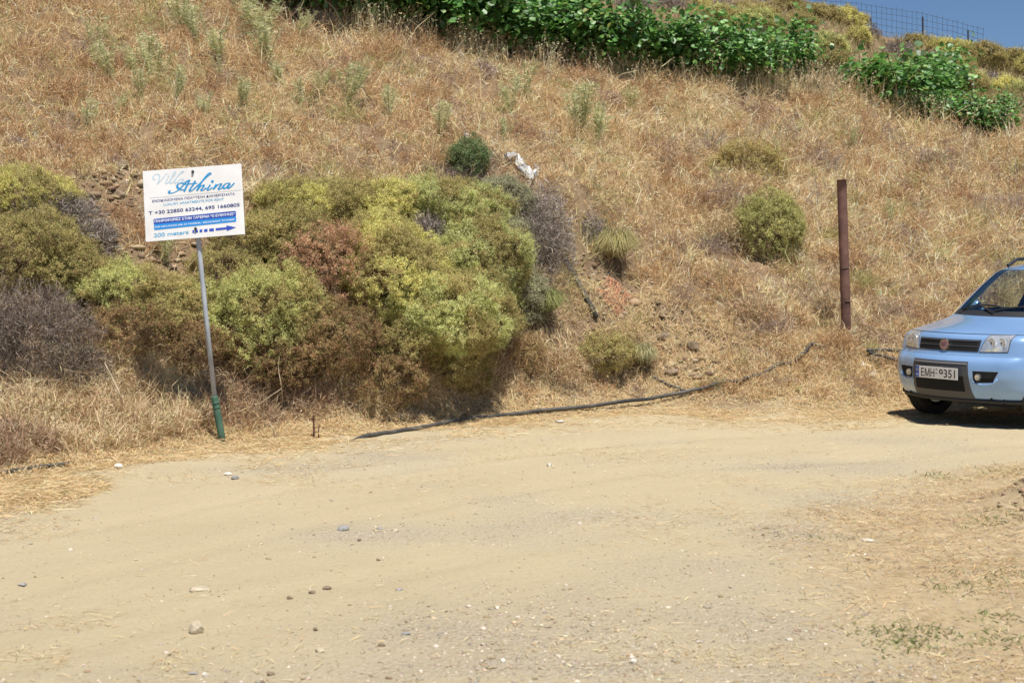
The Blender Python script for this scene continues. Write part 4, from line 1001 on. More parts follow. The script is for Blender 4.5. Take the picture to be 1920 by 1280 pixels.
# ------------------------------------------------------------------ sign
SD = 13.05
sfoot = at(419, 833, SD); sfoot.z = gz(sfoot.x, sfoot.y)
SR = empty('roadside_sign', sfoot, 'white rental sign board with blue lettering on a leaning grey pole at the track edge', 'sign')
b0 = sfoot
bm = bmesh.new(); ptop = at(359, 330, SD+.075); pbot = at(404, 760, SD)
tube(bm, [ptop-b0, at(372, 452, SD-.0)-b0, at(386, 590, SD+.01)-b0, pbot-b0], .021, 16)
link('pole', bm_mesh('pole', bm), M_galv, SR, smooth=True)
bm = bmesh.new(); s0 = at(402, 743, SD); s1 = at(421, 850, SD)
tube(bm, [s0-b0+(s1-s0)*t for t in (0, .02, .12, .13, .15, .16, .2, .6, 1.0)], .031, 16, rfun=lambda t: .031)
tube(bm, [s0-b0+(s1-s0)*.10, s0-b0+(s1-s0)*.125], .0345, 16); tube(bm, [s0-b0+(s1-s0)*.19, s0-b0+(s1-s0)*.205], .0345, 16)
link('sleeve', bm_mesh('sleeve', bm), M_green, SR, smooth=True)
TL, TR, BR, BL = at(263, 321, SD+.035), at(449, 308, SD+.035), at(463, 438, SD-.05), at(278, 454, SD-.05)
O_ = (TL+TR+BR+BL)/4; ux = ((TR-TL)+(BR-BL))/2; BW = ux.length; ux.normalize(); vy = ((TL-BL)+(TR-BR))/2; BH = vy.length
vy = (vy-ux*vy.dot(ux)).normalized(); nz_ = ux.cross(vy)
Mb = Matrix((ux, vy, nz_)).transposed().to_4x4(); Mb.translation = O_-b0
bm = bmesh.new(); box(bm, (0, 0, 0), (BW, BH, .006), bev=.0015)
BO = link('board', bm_mesh('board', bm), M_white, SR); BO.matrix_local = Mb
# crop coordinates (see the zoomed photograph) -> board plane
cTL = np.array([165, 215.]); cU = np.array([1313, -85.]); cV = np.array([110, 953.])
Ai = np.linalg.inv(np.stack([cU, cV], 1))
def bp(cx_, cy_):
    u, v = Ai@(np.array([cx_, cy_])-cTL); return (u-.5)*BW, (.5-v)*BH
def ink(name, c, c2=None):
    return pmat(name, c, .4)
I_navy = ink('ink_navy', (.035, .06, .22)); I_blue = ink('ink_blue', (.03, .30, .62)); I_cyan = ink('ink_cyan', (.16, .46, .72)); I_pale = ink('ink_pale', (.52, .68, .80))
I_bar = ink('bar_navy', (.03, .085, .42)); I_bar2 = ink('bar_blue', (.03, .28, .72)); I_w = ink('ink_white', (.85, .88, .92)); I_grey = ink('ink_grey', (.45, .47, .5)); I_arrow = ink('arrow', (.04, .09, .5)); I_dk = ink('bolt', (.05, .06, .06))
def strokes(name, S_, w0, mat, z=.0045):
    bm = bmesh.new()
    for st in S_:
        P = [np.array(bp(*p)) for p in st]
        if len(P) == 1:
            c_ = P[0]; bm.faces.new([bm.verts.new((c_[0]+w0*.6*math.cos(t), c_[1]+w0*.6*math.sin(t), z)) for t in np.linspace(0, 6.28, 9)[:-1]]); continue
        Q = [q for q in smooth_pts([np.append(p, 0) for p in P], 6)]
        pr = None
        for i, q in enumerate(Q):
            t = Q[min(i+1, len(Q)-1)]-Q[max(i-1, 0)]; t = t/max(np.linalg.norm(t), 1e-9)
            ww = w0*(.32+.68*abs(t[0]*.25-t[1]*.97)**1.5)/2
            nn_ = np.array([-t[1], t[0], 0])*ww
            a_ = bm.verts.new(tuple(q+nn_+[0, 0, z])); b_ = bm.verts.new(tuple(q-nn_+[0, 0, z]))
            if pr: bm.faces.new((pr[0], pr[1], b_, a_))
            pr = (a_, b_); z += .0000005
    for f in bm.faces:
        if f.normal.z < 0: f.normal_flip()
    o = link(name, bm_mesh(name, bm), mat, BO); return o
strokes('script_lettering', [[(345, 330), (318, 322), (314, 290), (345, 262), (385, 262), (398, 300), (390, 350), (376, 392)], [(376, 392), (415, 350), (452, 300), (478, 262), (505, 252)],
    [(505, 318), (485, 370), (500, 386), (530, 362)], [(515, 288)],
    [(530, 362), (590, 275), (610, 238), (592, 230), (565, 290), (545, 368), (560, 386), (592, 360)], [(592, 360), (655, 272), (712, 232), (690, 228), (630, 300), (608, 365), (622, 384), (655, 360)],
    [(725, 330), (680, 332), (655, 362), (675, 380), (722, 336), (705, 370), (722, 380), (752, 350)]], .012, I_pale)
strokes('script_lettering', [[(560, 480), (540, 492), (548, 515), (600, 512), (665, 475), (725, 410), (775, 355), (805, 342)], [(805, 342), (775, 410), (740, 500)],
    [(690, 470), (650, 445), (648, 405), (690, 385), (735, 392), (760, 400)], [(665, 470), (720, 475), (760, 470)],
    [(880, 355), (850, 415), (815, 475), (825, 495), (862, 472)], [(790, 400), (850, 392), (905, 388)],
    [(862, 472), (950, 385), (1030, 305), (1075, 268), (1055, 256), (1005, 315), (950, 400), (908, 492)], [(908, 492), (950, 435), (992, 415), (992, 440), (968, 478), (990, 487), (1035, 450)],
    [(1085, 412), (1052, 468), (1070, 482), (1118, 448)], [(1108, 368)],
    [(1165, 405), (1128, 475)], [(1128, 475), (1178, 420), (1222, 402), (1222, 425), (1198, 462), (1215, 475), (1262, 440)],
    [(1345, 392), (1290, 400), (1258, 440), (1285, 465), (1345, 400), (1322, 448), (1340, 460), (1405, 392)]], .021, I_blue, .0047)
def text(name, s, p0, p1, hpx, mat, parent=BO, z=.0045, bold=.0):
    """fit the string between crop points p0 and p1 (baseline), cap height hpx crop pixels"""
    cu = bpy.data.curves.new(name, 'FONT'); cu.body = s; cu.size = 1; cu.offset = bold
    tmp = bpy.data.objects.new(name, cu); C.objects.link(tmp); dg = bpy.context.evaluated_depsgraph_get(); dg.update()
    me = bpy.data.meshes.new_from_object(tmp.evaluated_get(dg)); C.objects.unlink(tmp); bpy.data.objects.remove(tmp)
    v = np.array([q.co[:] for q in me.vertices]); x0, x1 = v[:, 0].min(), v[:, 0].max()
    a_ = np.array(bp(*p0)); b_ = np.array(bp(*p1)); hh = abs(bp(p0[0], p0[1]-hpx)[1]-a_[1])
    L = np.linalg.norm(b_-a_); e1 = (b_-a_)/L; e2 = np.array([-e1[1], e1[0]])
    sx = L/(x1-x0); sy = hh/.73
    q = a_+((v[:, 0:1]-x0)*sx)*e1+(v[:, 1:2]*sy)*e2
    me.vertices.foreach_set('co', np.concatenate([q, np.full((len(q), 1), z)], 1).astype(np.float32).ravel()); me.update()
    me.materials.clear(); return link(name, me, mat, parent)
text('lettering', 'ΕΝΟΙΚΙΑΖΟΜΕΝΑ ΠΟΛΥΤΕΛΗ ΔΙΑΜΕΡΙΣΜΑΤΑ', (325, 640), (1420, 555), 33, I_navy, bold=.012)
text('lettering', 'LUXURY APARTMENTS FOR RENT', (478, 685), (1280, 622), 32, I_cyan, bold=.012)
text('lettering', 'T +30 22850 63244, 695 1660805', (288, 805), (1495, 708), 46, I_navy, bold=.02)
text('lettering', '200 meters', (380, 1108), (838, 1066), 52, I_cyan, bold=.02)
def poly(name, pts, mat, z):
    bm = bmesh.new(); vs = [bm.verts.new((*bp(*p), z)) for p in pts]; f = bm.faces.new(vs); f.normal_update()
    if f.normal.z < 0: f.normal_flip()
    return link(name, bm_mesh(name, bm), mat, BO)
def rbox(p0, p1, p2, p3, r=14):
    P = [np.array(p, float) for p in (p0, p1, p2, p3)]; o_ = []
    for i in range(4):
        a_, b_, c_ = P[i-1], P[i], P[(i+1) % 4]; u1 = (a_-b_)/np.linalg.norm(a_-b_); u2 = (c_-b_)/np.linalg.norm(c_-b_)
        for t in (0, .5, 1): 
            q = b_+u1*r*(1-t)**2+u2*r*t**2; o_.append(q)
    return o_
poly('banner', rbox((355, 862), (1445, 768), (1455, 848), (365, 938)), I_bar, .004)
poly('banner', rbox((368, 936), (1455, 846), (1462, 915), (376, 1012)), I_bar2, .0044)
text('lettering', 'ΠΛΗΡΟΦΟΡΙΕΣ ΣΤΗΝ ΤΑΒΕΡΝΑ "Ο ΕΥΘΥΜΗΣ"', (375, 910), (1435, 825), 34, I_w, z=.005, bold=.025)
text('lettering', 'FOR INFO PLEASE ASK AT TAVERNA - RESTAURANT "EYTHIMIS"', (385, 982), (1445, 893), 20, I_w, z=.0053, bold=.02)
poly('rule_line', [(285, 578), (1500, 487), (1501, 491), (285, 582)], I_grey, .0044)
for x0_, wd_ in ((885, 22), (925, 34), (980, 36), (1040, 46), (1108, 62)):
    y0 = 1056-(x0_-885)*.082
    poly('arrow_dash', [(x0_, y0-34), (x0_+wd_, y0-36-wd_*.08), (x0_+wd_+2, y0), (x0_+2, y0+3)], I_arrow, .0045)
poly('arrow', [(1192, 998), (1335, 986), (1332, 962), (1465, 990), (1345, 1038), (1342, 1016), (1196, 1030)], I_arrow, .0045)
for (a_, b_) in ((838, 232), (926, 1000)):
    bm = bmesh.new(); X0, Y0 = bp(a_, b_); tube(bm, [(X0, Y0, .003), (X0, Y0, .010)], .013, 6); tube(bm, [(X0, Y0, .010), (X0, Y0, .022)], .007, 8)
    tube(bm, [(X0, Y0-.004, .01), (X0+.004, Y0-.02, .012)], .005, 5)
    link('bolt', bm_mesh('bolt', bm), I_dk, BO)

# ------------------------------------------------------------------ fence on the ridge
M_fence = pmat('dark_steel', (.06, .055, .05), .7, var=.3)
FR = empty('wire_fence', hit(1650, 90), 'dark wire mesh fence with thin posts running along the ridge against the sky', 'fence')
fb = FR.location.copy()
fpts = [(1425, 14, -34), (1480, 20, -14), (1530, 34, 0), (1590, 48, 5), (1655, 62, 14), (1730, 74, 26), (1790, 84, 40), (1845, 97, 56)]
FDp = 53.5
bm = bmesh.new()
def ftop(px): return np.interp(px, [p[0] for p in fpts], [p[2] for p in fpts])
def fbot(px): return np.interp(px, [p[0] for p in fpts], [p[1] for p in fpts])+8
for t in np.linspace(0, 1, 6):
    tube(bm, [at(px, ftop(px)*(1-t)+fbot(px)*t+math.sin(px*.05+t*9)*.6, FDp)-fb for px in range(1425, 1850, 15)], .006, 4)
for px in np.arange(1425, 1848, 9.5):
    tube(bm, [at(px+math.sin(px)*.8, ftop(px)-(4 if int(px) % 2 else 1), FDp)-fb, at(px, fbot(px), FDp)-fb], .005, 4)
link('mesh_panel', bm_mesh('mesh_panel', bm), M_fence, FR)
for px, y0, y1, r in [(1437, -4, 32, .055), (1552, 28, 70, .026), (1633, 34, 82, .03), (1730, 32, 86, .033), (1815, 57, 92, .03), (1484, -30, 30, .026)]:
    bm = bmesh.new(); dpt = FDp-(.6 if px in (1437, 1552, 1633) else .02); p1 = at(px+1, y1+14, dpt)
    tube(bm, [at(px, y0, dpt)-fb, p1-fb], r, 8); link('post', bm_mesh('post', bm), M_fence, FR)

# ------------------------------------------------------------------ parked car
M_paint = pmat('blue_paint', (.25, .42, .70), .28, metal=.2, coat=1, spec=.5, var=.05, vscale=3)
M_blk = pmat('black_plastic', (.022, .022, .024), .55, bump=.15, bscale=200, dist=.002)
M_dgrey = pmat('grey_plastic', (.07, .07, .075), .5)
M_hole = pmat('dark_void', (.006, .006, .007), .9)
M_tyre = pmat('tyre_rubber', (.022, .021, .02), .85, col2=(.05, .043, .034), vscale=7, bump=.3)
M_rim = pmat('rim_alloy', (.42, .43, .45), .35, metal=.8)
M_chrome = pmat('chrome', (.8, .8, .8), .15, metal=1)
M_seat = pmat('seat_cloth', (.02, .035, .10), .9)
M_refl = pmat('reflector', (.88, .88, .88), .3, metal=.35, var=.3, vscale=25)
M_lamp = pmat('lamp_lens', (.80, .82, .83), .12, metal=.6, coat=1, var=.25, vscale=14, bump=.8, bscale=13, dist=.02)
def glassmat():
    m, n, o = new_mat('car_glass')
    t = n.nodes.new('ShaderNodeBsdfTransparent'); t.inputs[0].default_value = (.80, .86, .83, 1)
    g = n.nodes.new('ShaderNodeBsdfGlossy'); g.inputs['Roughness'].default_value = .02; g.inputs[0].default_value = (.9, .95, 1, 1)
    f = n.nodes.new('ShaderNodeLayerWeight'); f.inputs[0].default_value = .5
    p4 = n.nodes.new('ShaderNodeMath'); p4.operation = 'POWER'; p4.inputs[1].default_value = 4.5; n.links.new(f.outputs['Facing'], p4.inputs[0])
    a_ = n.nodes.new('ShaderNodeMath'); a_.operation = 'MULTIPLY_ADD'; a_.inputs[1].default_value = .9; a_.inputs[2].default_value = .05; n.links.new(p4.outputs[0], a_.inputs[0])
    x_ = n.nodes.new('ShaderNodeMixShader'); n.links.new(a_.outputs[0], x_.inputs[0]); n.links.new(t.outputs[0], x_.inputs[1]); n.links.new(g.outputs[0], x_.inputs[2])
    n.links.new(x_.outputs[0], o.inputs[0]); return m
M_glass = glassmat()
#        z    sf   cf   yc   w    r    sr
SL = np.array([
 (.23, .10, .12, .50, .72, .30, 3.42), (.27, .055, .13, .51, .76, .30, 3.47), (.34, .02, .13, .53, .785, .28, 3.51), (.46, .00, .13, .54, .797, .27, 3.54), (.56, .004, .13, .54, .80, .26, 3.54),
 (.61, .018, .13, .54, .80, .26, 3.53), (.64, .045, .13, .55, .80, .24, 3.51), (.66, .078, .13, .56, .795, .20, 3.50), (.70, .095, .13, .57, .79, .18, 3.49), (.80, .12, .14, .58, .785, .18, 3.48),
 (.835, .135, .15, .58, .78, .18, 3.47), (.86, .165, .17, .57, .778, .20, 3.46), (.885, .24, .20, .56, .775, .22, 3.45), (.915, .37, .22, .56, .772, .22, 3.44), (.95, .54, .22, .57, .768, .20, 3.43),
 (.98, .68, .21, .58, .763, .16, 3.42), (1.01, .78, .19, .59, .755, .12, 3.41), (1.04, .83, .18, .59, .745, .11, 3.40), (1.12, .93, .17, .575, .725, .11, 3.37), (1.30, 1.17, .15, .545, .675, .11, 3.31), (1.43, 1.37, .13, .515, .635, .12, 3.26),
 (1.48, 1.49, .13, .49, .61, .14, 3.22), (1.51, 1.62, .14, .46, .58, .16, 3.17), (1.53, 1.80, .14, .42, .53, .18, 3.05), (1.542, 2.05, .12, .30, .42, .2, 2.85), (1.548, 2.3, .05, .10, .2, .1, 2.6)])
def con(z, u):
    """point of the body shell: u 0..5 from front centre round to rear centre"""
    sf, cf, yc, w_, r, sr = [np.interp(z, SL[:, 0], SL[:, k]) for k in range(1, 7)]
    s1 = sf+cf; k = 2*cf/yc; ctrl = (w_, s1+.5*k*(w_-yc)); s2 = ctrl[1]+r
    if u <= 1: return sf+cf*u*u, yc*u
    if u <= 2:
        t = u-1; return (1-t)**2*s1+2*t*(1-t)*ctrl[1]+t*t*s2, (1-t)**2*yc+2*t*(1-t)*ctrl[0]+t*t*w_
    s3 = sr-.22
    if s3 < s2: s3 = s2
    if u <= 3:
        t = u-2; return s2+(s3-s2)*t, w_+.012*math.sin(math.pi*t)
    if u <= 4:
        t = u-3; return (1-t)**2*s3+2*t*(1-t)*(sr-.01)+t*t*sr, (1-t)**2*w_+2*t*(1-t)*w_+t*t*yc*.9
    t = u-4; return sr+.03*t, yc*.9*(1-t)
CL = 1.77
cfront = Vector((4.06, 14.6, 0)); hd = Vector((-.84, -.54, 0)).normalized()
croot = cfront-hd*CL
gzc = [gz(*(cfront-hd*.7+Vector((-hd.y, hd.x, 0))*sgn*.685)[:2]) for sgn in (1, -1)]
CAR = empty('parked_car', (croot.x, croot.y, 0.0), 'light blue small hatchback with roof rails at the right frame edge, nose towards the track', 'car', rz=math.atan2(hd.y, hd.x))
us = np.concatenate([np.linspace(0, 1, 19)[:-1], np.linspace(1, 2, 13)[:-1], np.linspace(2, 3, 91)[:-1], np.linspace(3, 4, 9)[:-1], np.linspace(4, 5, 11)])
us = np.concatenate([-us[::-1][:-1], us])
zs = np.unique(np.concatenate([np.linspace(.23, .66, 26), np.linspace(.66, 1.04, 34), np.linspace(1.04, 1.48, 24), SL[-6:, 0], [.862, 1.025]]))
G = np.zeros((len(zs), len(us), 3))
for i, z in enumerate(zs):
    for j, u in enumerate(us):
        s, y = con(z, abs(u)); G[i, j] = (CL-s, math.copysign(y, u) if u else 0, z)
# round over profile across z with light smoothing
G2 = G.copy(); G2[1:-1] = .25*G[:-2]+.5*G[1:-1]+.25*G[2:]; G = G2
WC = (.70, 3.005); WZ = .285; WR = .345
parts = {}
nU = len(us)
# pull arch edges to a circle
for i in range(len(zs)):
    for j in range(nU):
        if abs(G[i, j, 1]) > .55:
            for s0_ in WC:
                dx = (CL-s0_)-G[i, j, 0]; dz = G[i, j, 2]-WZ; r = math.hypot(dx, dz)
                if WR-.035 < r < WR: G[i, j, 0] = (CL-s0_)-dx*WR/r; G[i, j, 2] = WZ+dz*WR/r
def cls(i, j):
    um = abs(us[j]+us[j+1])/2; zm = (zs[i]+zs[i+1])/2
    c = G[i:i+2, j:j+2].reshape(4, 3).mean(0)
    if abs(c[1]) > .5:
        for s0_ in WC:
            if math.hypot(c[0]-(CL-s0_), c[2]-WZ) < WR-.004: return None
    if 1.05 < zm < 1.455:
        if um < 1.22: return 'windshield'
        if 2.05 < um < 2.44 or 2.50 < um < 2.90:
            if zm > 1.06: return 'side_window_%d%d' % (us[j] > 0, um > 2.47)
        if um > 4.15: return 'rear_window'
    if 1.0 < zm <= 1.05 and um < 1.35: return 'cowl'
    if .862 <= zm <= 1.0 and um < 1.42: return 'hood'
    if zm < .655 and (um < 2.02 and True): return 'bumper'
    if zm < .60 and um > 3.2: return 'rear_bumper'
    return 'body'
for i in range(len(zs)-1):
    for j in range(nU-1):
        c_ = cls(i, j)
        if c_: parts.setdefault(c_, []).append((i*nU+j, i*nU+j+1, (i+1)*nU+j+1, (i+1)*nU+j))
# close the roof
VV_ = G.reshape(-1, 3); ti = (len(zs)-1)*nU
for j in range(nU//2): parts['body'].append((ti+j, ti+j+1, ti+nU-2-j, ti+nU-1-j)) if j < nU//2-1 else None
pm = {'windshield': M_glass, 'rear_window': M_glass, 'cowl': M_blk, 'hood': M_paint, 'bumper': M_paint, 'rear_bumper': M_paint, 'body': M_paint}
for nm, fl in parts.items():
    fl = np.array(fl); u_, inv = np.unique(fl, return_inverse=True); v = VV_[u_].copy()
    if nm in ('hood', 'bumper', 'rear_bumper'): v[:, 0] += .003*np.sign(v[:, 0]); v[:, 2] += .002 if nm == 'hood' else 0
    me = mesh_np(nm, v, inv.reshape(fl.shape))
    link('side_window' if nm.startswith('side') else nm, me, M_glass if nm.startswith('side') else pm[nm], CAR, smooth=True)

def fs_(y, z):
    ay = abs(y); ss = [con(z, u) for u in np.linspace(0, 2, 60)]
    return float(np.interp(ay, [q[1] for q in ss], [q[0] for q in ss]))
def sp(y, z, off=.0):
    e = .01
    p = Vector((CL-fs_(y, z), y, z)); a_ = Vector((CL-fs_(y+e, z), y+e, z))-p; b_ = Vector((CL-fs_(y, z+e), y, z+e))-p
    n_ = a_.cross(b_).normalized()
    if n_.x < 0: n_ = -n_
    return p+n_*off
def patch(name, quad, off, mat, parent=CAR, nu=14, nv=8, dent=0.0, bulge=0.0, smooth=True):
    """quad: (y,z) corners bl, br, tr, tl on the nose surface"""
    q = [np.array(p) for p in quad]; bm = bmesh.new(); g_ = []
    for j in range(nv+1):
        row = []
        for i in range(nu+1):
            a_, b_ = i/nu, j/nv; p = (q[0]*(1-a_)+q[1]*a_)*(1-b_)+(q[3]*(1-a_)+q[2]*a_)*b_
            row.append(bm.verts.new(sp(p[0], p[1], off+bulge*math.sin(math.pi*a_)*math.sin(math.pi*b_))))
        g_.append(row)
    for j in range(nv):
        for i in range(nu): bm.faces.new((g_[j][i], g_[j][i+1], g_[j+1][i+1], g_[j+1][i]))
    # rim skirt going back into the body
    edge = g_[0]+[r[-1] for r in g_[1:]]+g_[-1][-2::-1]+[r[0] for r in g_[-2:0:-1]]
    back = [bm.verts.new(v.co-Vector((off+.01, 0, 0))) for v in edge]
    for k in range(len(edge)): bm.faces.new((edge[k], back[k], back[(k+1) % len(edge)], edge[(k+1) % len(edge)]))
    bmesh.ops.recalc_face_normals(bm, faces=bm.faces[:])
    return link(name, bm_mesh(name, bm), mat, parent, smooth=False)
# grille
gr = patch('grille', [(-.35, .700), (.36, .700), (.37, .808), (-.36, .808)], .006, M_blk)
for z0_, z1_ in ((.715, .742), (.762, .790)):
    for y0_, y1_ in ((-.335, -.075), (.075, .345)): patch('slot', [(y0_, z0_), (y1_, z0_), (y1_, z1_), (y0_, z1_)], .0085, M_hole, gr, nv=2)
    patch('bar', [(-.34, z1_+.002), (.35, z1_+.002), (.35, z1_+.009), (-.34, z1_+.009)], .013, M_dgrey, gr, nv=1)
def disc(name, c, n_, r, th, mat, parent=CAR, seg=20):
    bm = bmesh.new(); tube(bm, [c, c+n_*th], r, seg); return link(name, bm_mesh(name, bm), mat, parent)
pe = sp(0, .755, .004); ne = Vector((1, 0, .12)).normalized()
EM = disc('emblem', pe, ne, .058, .014, M_chrome)
disc('emblem_face', pe+ne*.0145, ne, .047, .002, pmat('emblem_red', (.33, .17, .19), .35), EM)
def text3(name, s, c, wid, hgt, mat, parent, zoff=0.0, bold=.02):
    cu = bpy.data.curves.new(name, 'FONT'); cu.body = s; cu.size = 1; cu.offset = bold
    tmp = bpy.data.objects.new(name, cu); C.objects.link(tmp); dg = bpy.context.evaluated_depsgraph_get(); dg.update()
    me = bpy.data.meshes.new_from_object(tmp.evaluated_get(dg)); C.objects.unlink(tmp); bpy.data.objects.remove(tmp)
    v = np.array([q.co[:] for q in me.vertices]); mn, mx = v.min(0), v.max(0)
    uu = (v[:, 0]-(mn[0]+mx[0])/2)/(mx[0]-mn[0])*wid; vv = (v[:, 1]-(mn[1]+mx[1])/2)/(mx[1]-mn[1])*hgt
    # reader faces the nose: text right is +y
    q = np.stack([np.full(len(v), c[0]), c[1]+uu, c[2]+vv], 1)
    me.vertices.foreach_set('co', q.astype(np.float32).ravel()); me.update(); me.materials.clear()
    return link(name, me, mat, parent)
text3('emblem_lettering', 'FIAT', (pe.x+.019, 0, .7565), .06, .045, M_chrome, EM)
# hood seam
bm = bmesh.new(); tube(bm, [sp(y, .862, .0005) for y in np.linspace(-.72, .72, 40)], .0035, 5); link('hood_seam', bm_mesh('seam', bm), M_hole, CAR)
bm = bmesh.new(); tube(bm, [sp(y, .657, -.001) for y in np.linspace(-.76, .76, 40)], .004, 5); link('bumper_seam', bm_mesh('seam', bm), M_hole, CAR)
# headlights
for sg in (1, -1):
    q = [(sg*.375, .70), (sg*.62, .708), (sg*.625, .858), (sg*.425, .852)]
    fr = [(sg*.366, .693), (sg*.628, .701), (sg*.633, .864), (sg*.418, .859)]
    H = patch('headlight', fr, .002, M_dgrey)
    patch('lens', q, .006, M_lamp, H, nu=20, nv=10, bulge=.012)
    for yy in (.475, .56):
        p_ = sp(sg*yy, .785, .014); disc('reflector', p_, Vector((1, 0, 0)), .045, .006, M_refl, H)
        disc('bulb', p_+Vector((.006, 0, 0)), Vector((1, 0, 0)), .010, .004, M_chrome, H)
    q = [(sg*.375, .415), (sg*.54, .425), (sg*.595, .525), (sg*.365, .525)]
    patch('fog_recess', q, .004, M_hole)
    bm = bmesh.new(); tube(bm, [sp(sg*y, z, .004) for y, z in [(.365, .43), (.395, .402), (.47, .398), (.55, .415), (.59, .46)]], .011, 6); link('fog_trim', bm_mesh('trim', bm), M_paint, CAR, smooth=True)
    p_ = sp(sg*.42, .468, .004); F_ = disc('fog_lamp', p_, Vector((1, 0, 0)), .036, .012, M_dgrey); disc('fog_lens', p_+Vector((.0125, 0, 0)), Vector((1, 0, 0)), .028, .004, M_lamp, F_)
# dark centre insert, intake, plate
patch('bumper_insert', [(-.36, .258), (.35, .258), (.315, .605), (-.345, .605)], .008, M_dgrey)
patch('intake', [(-.31, .33), (.285, .33), (.28, .47), (-.31, .47)], .0105, M_hole)
patch('insert_lip', [(-.34, .578), (.31, .578), (.305, .592), (-.335, .592)], .014, pmat('lip_grey', (.20, .20, .21), .4), nv=1)
patch('front_skirt', [(-.46, .226), (.46, .226), (.44, .262), (-.44, .262)], .010, M_blk, nv=2)
bm = bmesh.new(); px0 = CL+.018; box(bm, (px0, 0, .49), (.004, .52, .112), bev=.0015)
PL = link('number_plate', bm_mesh('plate', bm), pmat('plate_white', (.80, .80, .79), .35), CAR)
bm = bmesh.new(); box(bm, (px0-.013, 0, .49), (.022, .47, .08)); link('plate_bracket', bm_mesh('bracket', bm), M_blk, CAR)
bm = bmesh.new(); box(bm, (px0+.0025, -.236, .49), (.001, .044, .106)); link('blue_strip', bm_mesh('strip', bm), pmat('eu_blue', (.02, .09, .45), .4), PL)
text3('country_letters', 'GR', (px0+.0035, -.236, .462), .03, .02, M_white, PL)
bm = bmesh.new()
for k in range(12):
    t = k*math.pi/6; c_ = Vector((px0+.0034, -.236+.013*math.sin(t), .508+.013*math.cos(t))); bm.faces.new([bm.verts.new(c_+Vector((0, .003*math.sin(a_), .003*math.cos(a_)))) for a_ in np.linspace(0, 6.28, 7)[:-1]])
link('stars', bm_mesh('stars', bm), pmat('star_yellow', (.8, .65, .1), .5), PL)
M_ptx = pmat('plate_black', (.015, .015, .015), .5)
text3('plate_letters', 'ΕΜΗ', (px0+.0035, -.105, .487), .165, .078, M_ptx, PL, bold=.01)
text3('plate_dash', '-', (px0+.0035, .003, .483), .022, .008, M_ptx, PL)
text3('plate_digits', '9351', (px0+.0035, .132, .487), .195, .078, M_ptx, PL, bold=.01)
disc('plate_seal', Vector((px0+.002, .003, .522)), Vector((1, 0, 0)), .009, .0015, pmat('seal', (.25, .2, .22), .4), PL, 10)
# underbody
bm = bmesh.new(); box(bm, (0, 0, .25), (3.1, 1.25, .10), bev=.02); box(bm, (CL-.42, 0, .40), (.5, 1.0, .3)); link('underbody', bm_mesh('under', bm), M_hole, CAR)
for s0_ in WC:
    for sg in (1, -1):
        bm = bmesh.new()
        pts = [(WR*.98*math.cos(t), WR*.98*math.sin(t)) for t in np.linspace(-.15, math.pi+.15, 20)]
        for (a1, b1), (a2, b2) in zip(pts[:-1], pts[1:]):
            bm.faces.new([bm.verts.new((CL-s0_+a, y, WZ+b)) for a, b, y in ((a1, b1, sg*.78), (a2, b2, sg*.78), (a2, b2, sg*.45), (a1, b1, sg*.45))])
        bm.faces.new([bm.verts.new((CL-s0_+a, sg*.46, WZ+b)) for a, b in pts])
        bmesh.ops.remove_doubles(bm, verts=bm.verts[:], dist=.0005); link('arch_liner', bm_mesh('liner', bm), M_hole, CAR)
for s0_ in WC:
    for sg in (1, -1):
        def ysurf(s_, z_):
            c_ = [con(max(.23, z_), u_) for u_ in np.linspace(1, 4, 200)]; return min(c_, key=lambda q: abs(q[0]-s_))[1]
        bm = bmesh.new(); tube(bm, [(CL-s0_+WR*math.cos(t), sg*(ysurf(s0_-WR*math.cos(t), WZ+WR*math.sin(t))-.004), WZ+WR*math.sin(t)) for t in np.linspace(-.12, math.pi+.12, 30)], .024, 8); link('arch_trim', bm_mesh('arch', bm), M_blk, CAR, smooth=True)
        W_ = bpy.data.objects.new('wheel', None); C.objects.link(W_); W_.parent = CAR; W_.location = (CL-s0_, sg*.70, WZ)
        def lathe(prof, seg=40):
            bm = bmesh.new(); rg_ = []
            for k in range(seg):
                t = 2*math.pi*k/seg; rg_.append([bm.verts.new((r*math.cos(t), y*sg, r*math.sin(t))) for r, y in prof])
            for k in range(seg):
                for m_ in range(len(prof)-1): bm.faces.new((rg_[k][m_], rg_[k][m_+1], rg_[(k+1) % seg][m_+1], rg_[(k+1) % seg][m_]))
            bmesh.ops.recalc_face_normals(bm, faces=bm.faces[:]); return bm
        bm = lathe([(.19, -.07), (.20, -.082), (.25, -.088), (.275, -.08), (.285, -.068), (.286, -.03), (.280, -.028), (.280, -.02), (.286, -.018), (.286, .018), (.280, .02), (.280, .028), (.286, .03), (.285, .068), (.275, .08), (.25, .088), (.20, .082), (.19, .07)])
        link('tyre', bm_mesh('tyre', bm), M_tyre, W_, smooth=True)
        bm = lathe([(.19, .072), (.178, .07), (.17, .02), (.16, -.06), (.04, -.06)])
        for k in range(6):
            t = k*math.pi/3; box(bm, (.10*math.cos(t), sg*.045, .10*math.sin(t)), (.17, .02, .045), rot=Matrix.Rotation(-t, 3, 'Y'), bev=.004)
        tube(bm, [(0, sg*.02, 0), (0, sg*.06, 0)], .045, 16); link('rim', bm_mesh('rim', bm), M_rim, W_)
bm = bmesh.new(); tube(bm, [Vector((CL-con(.25, abs(u))[0], math.copysign(con(.25, abs(u))[1], u), .243)) for u in np.linspace(-1.86, 1.86, 50)], .024, 8); link('lower_lip', bm_mesh('lip', bm), M_blk, CAR, smooth=True)
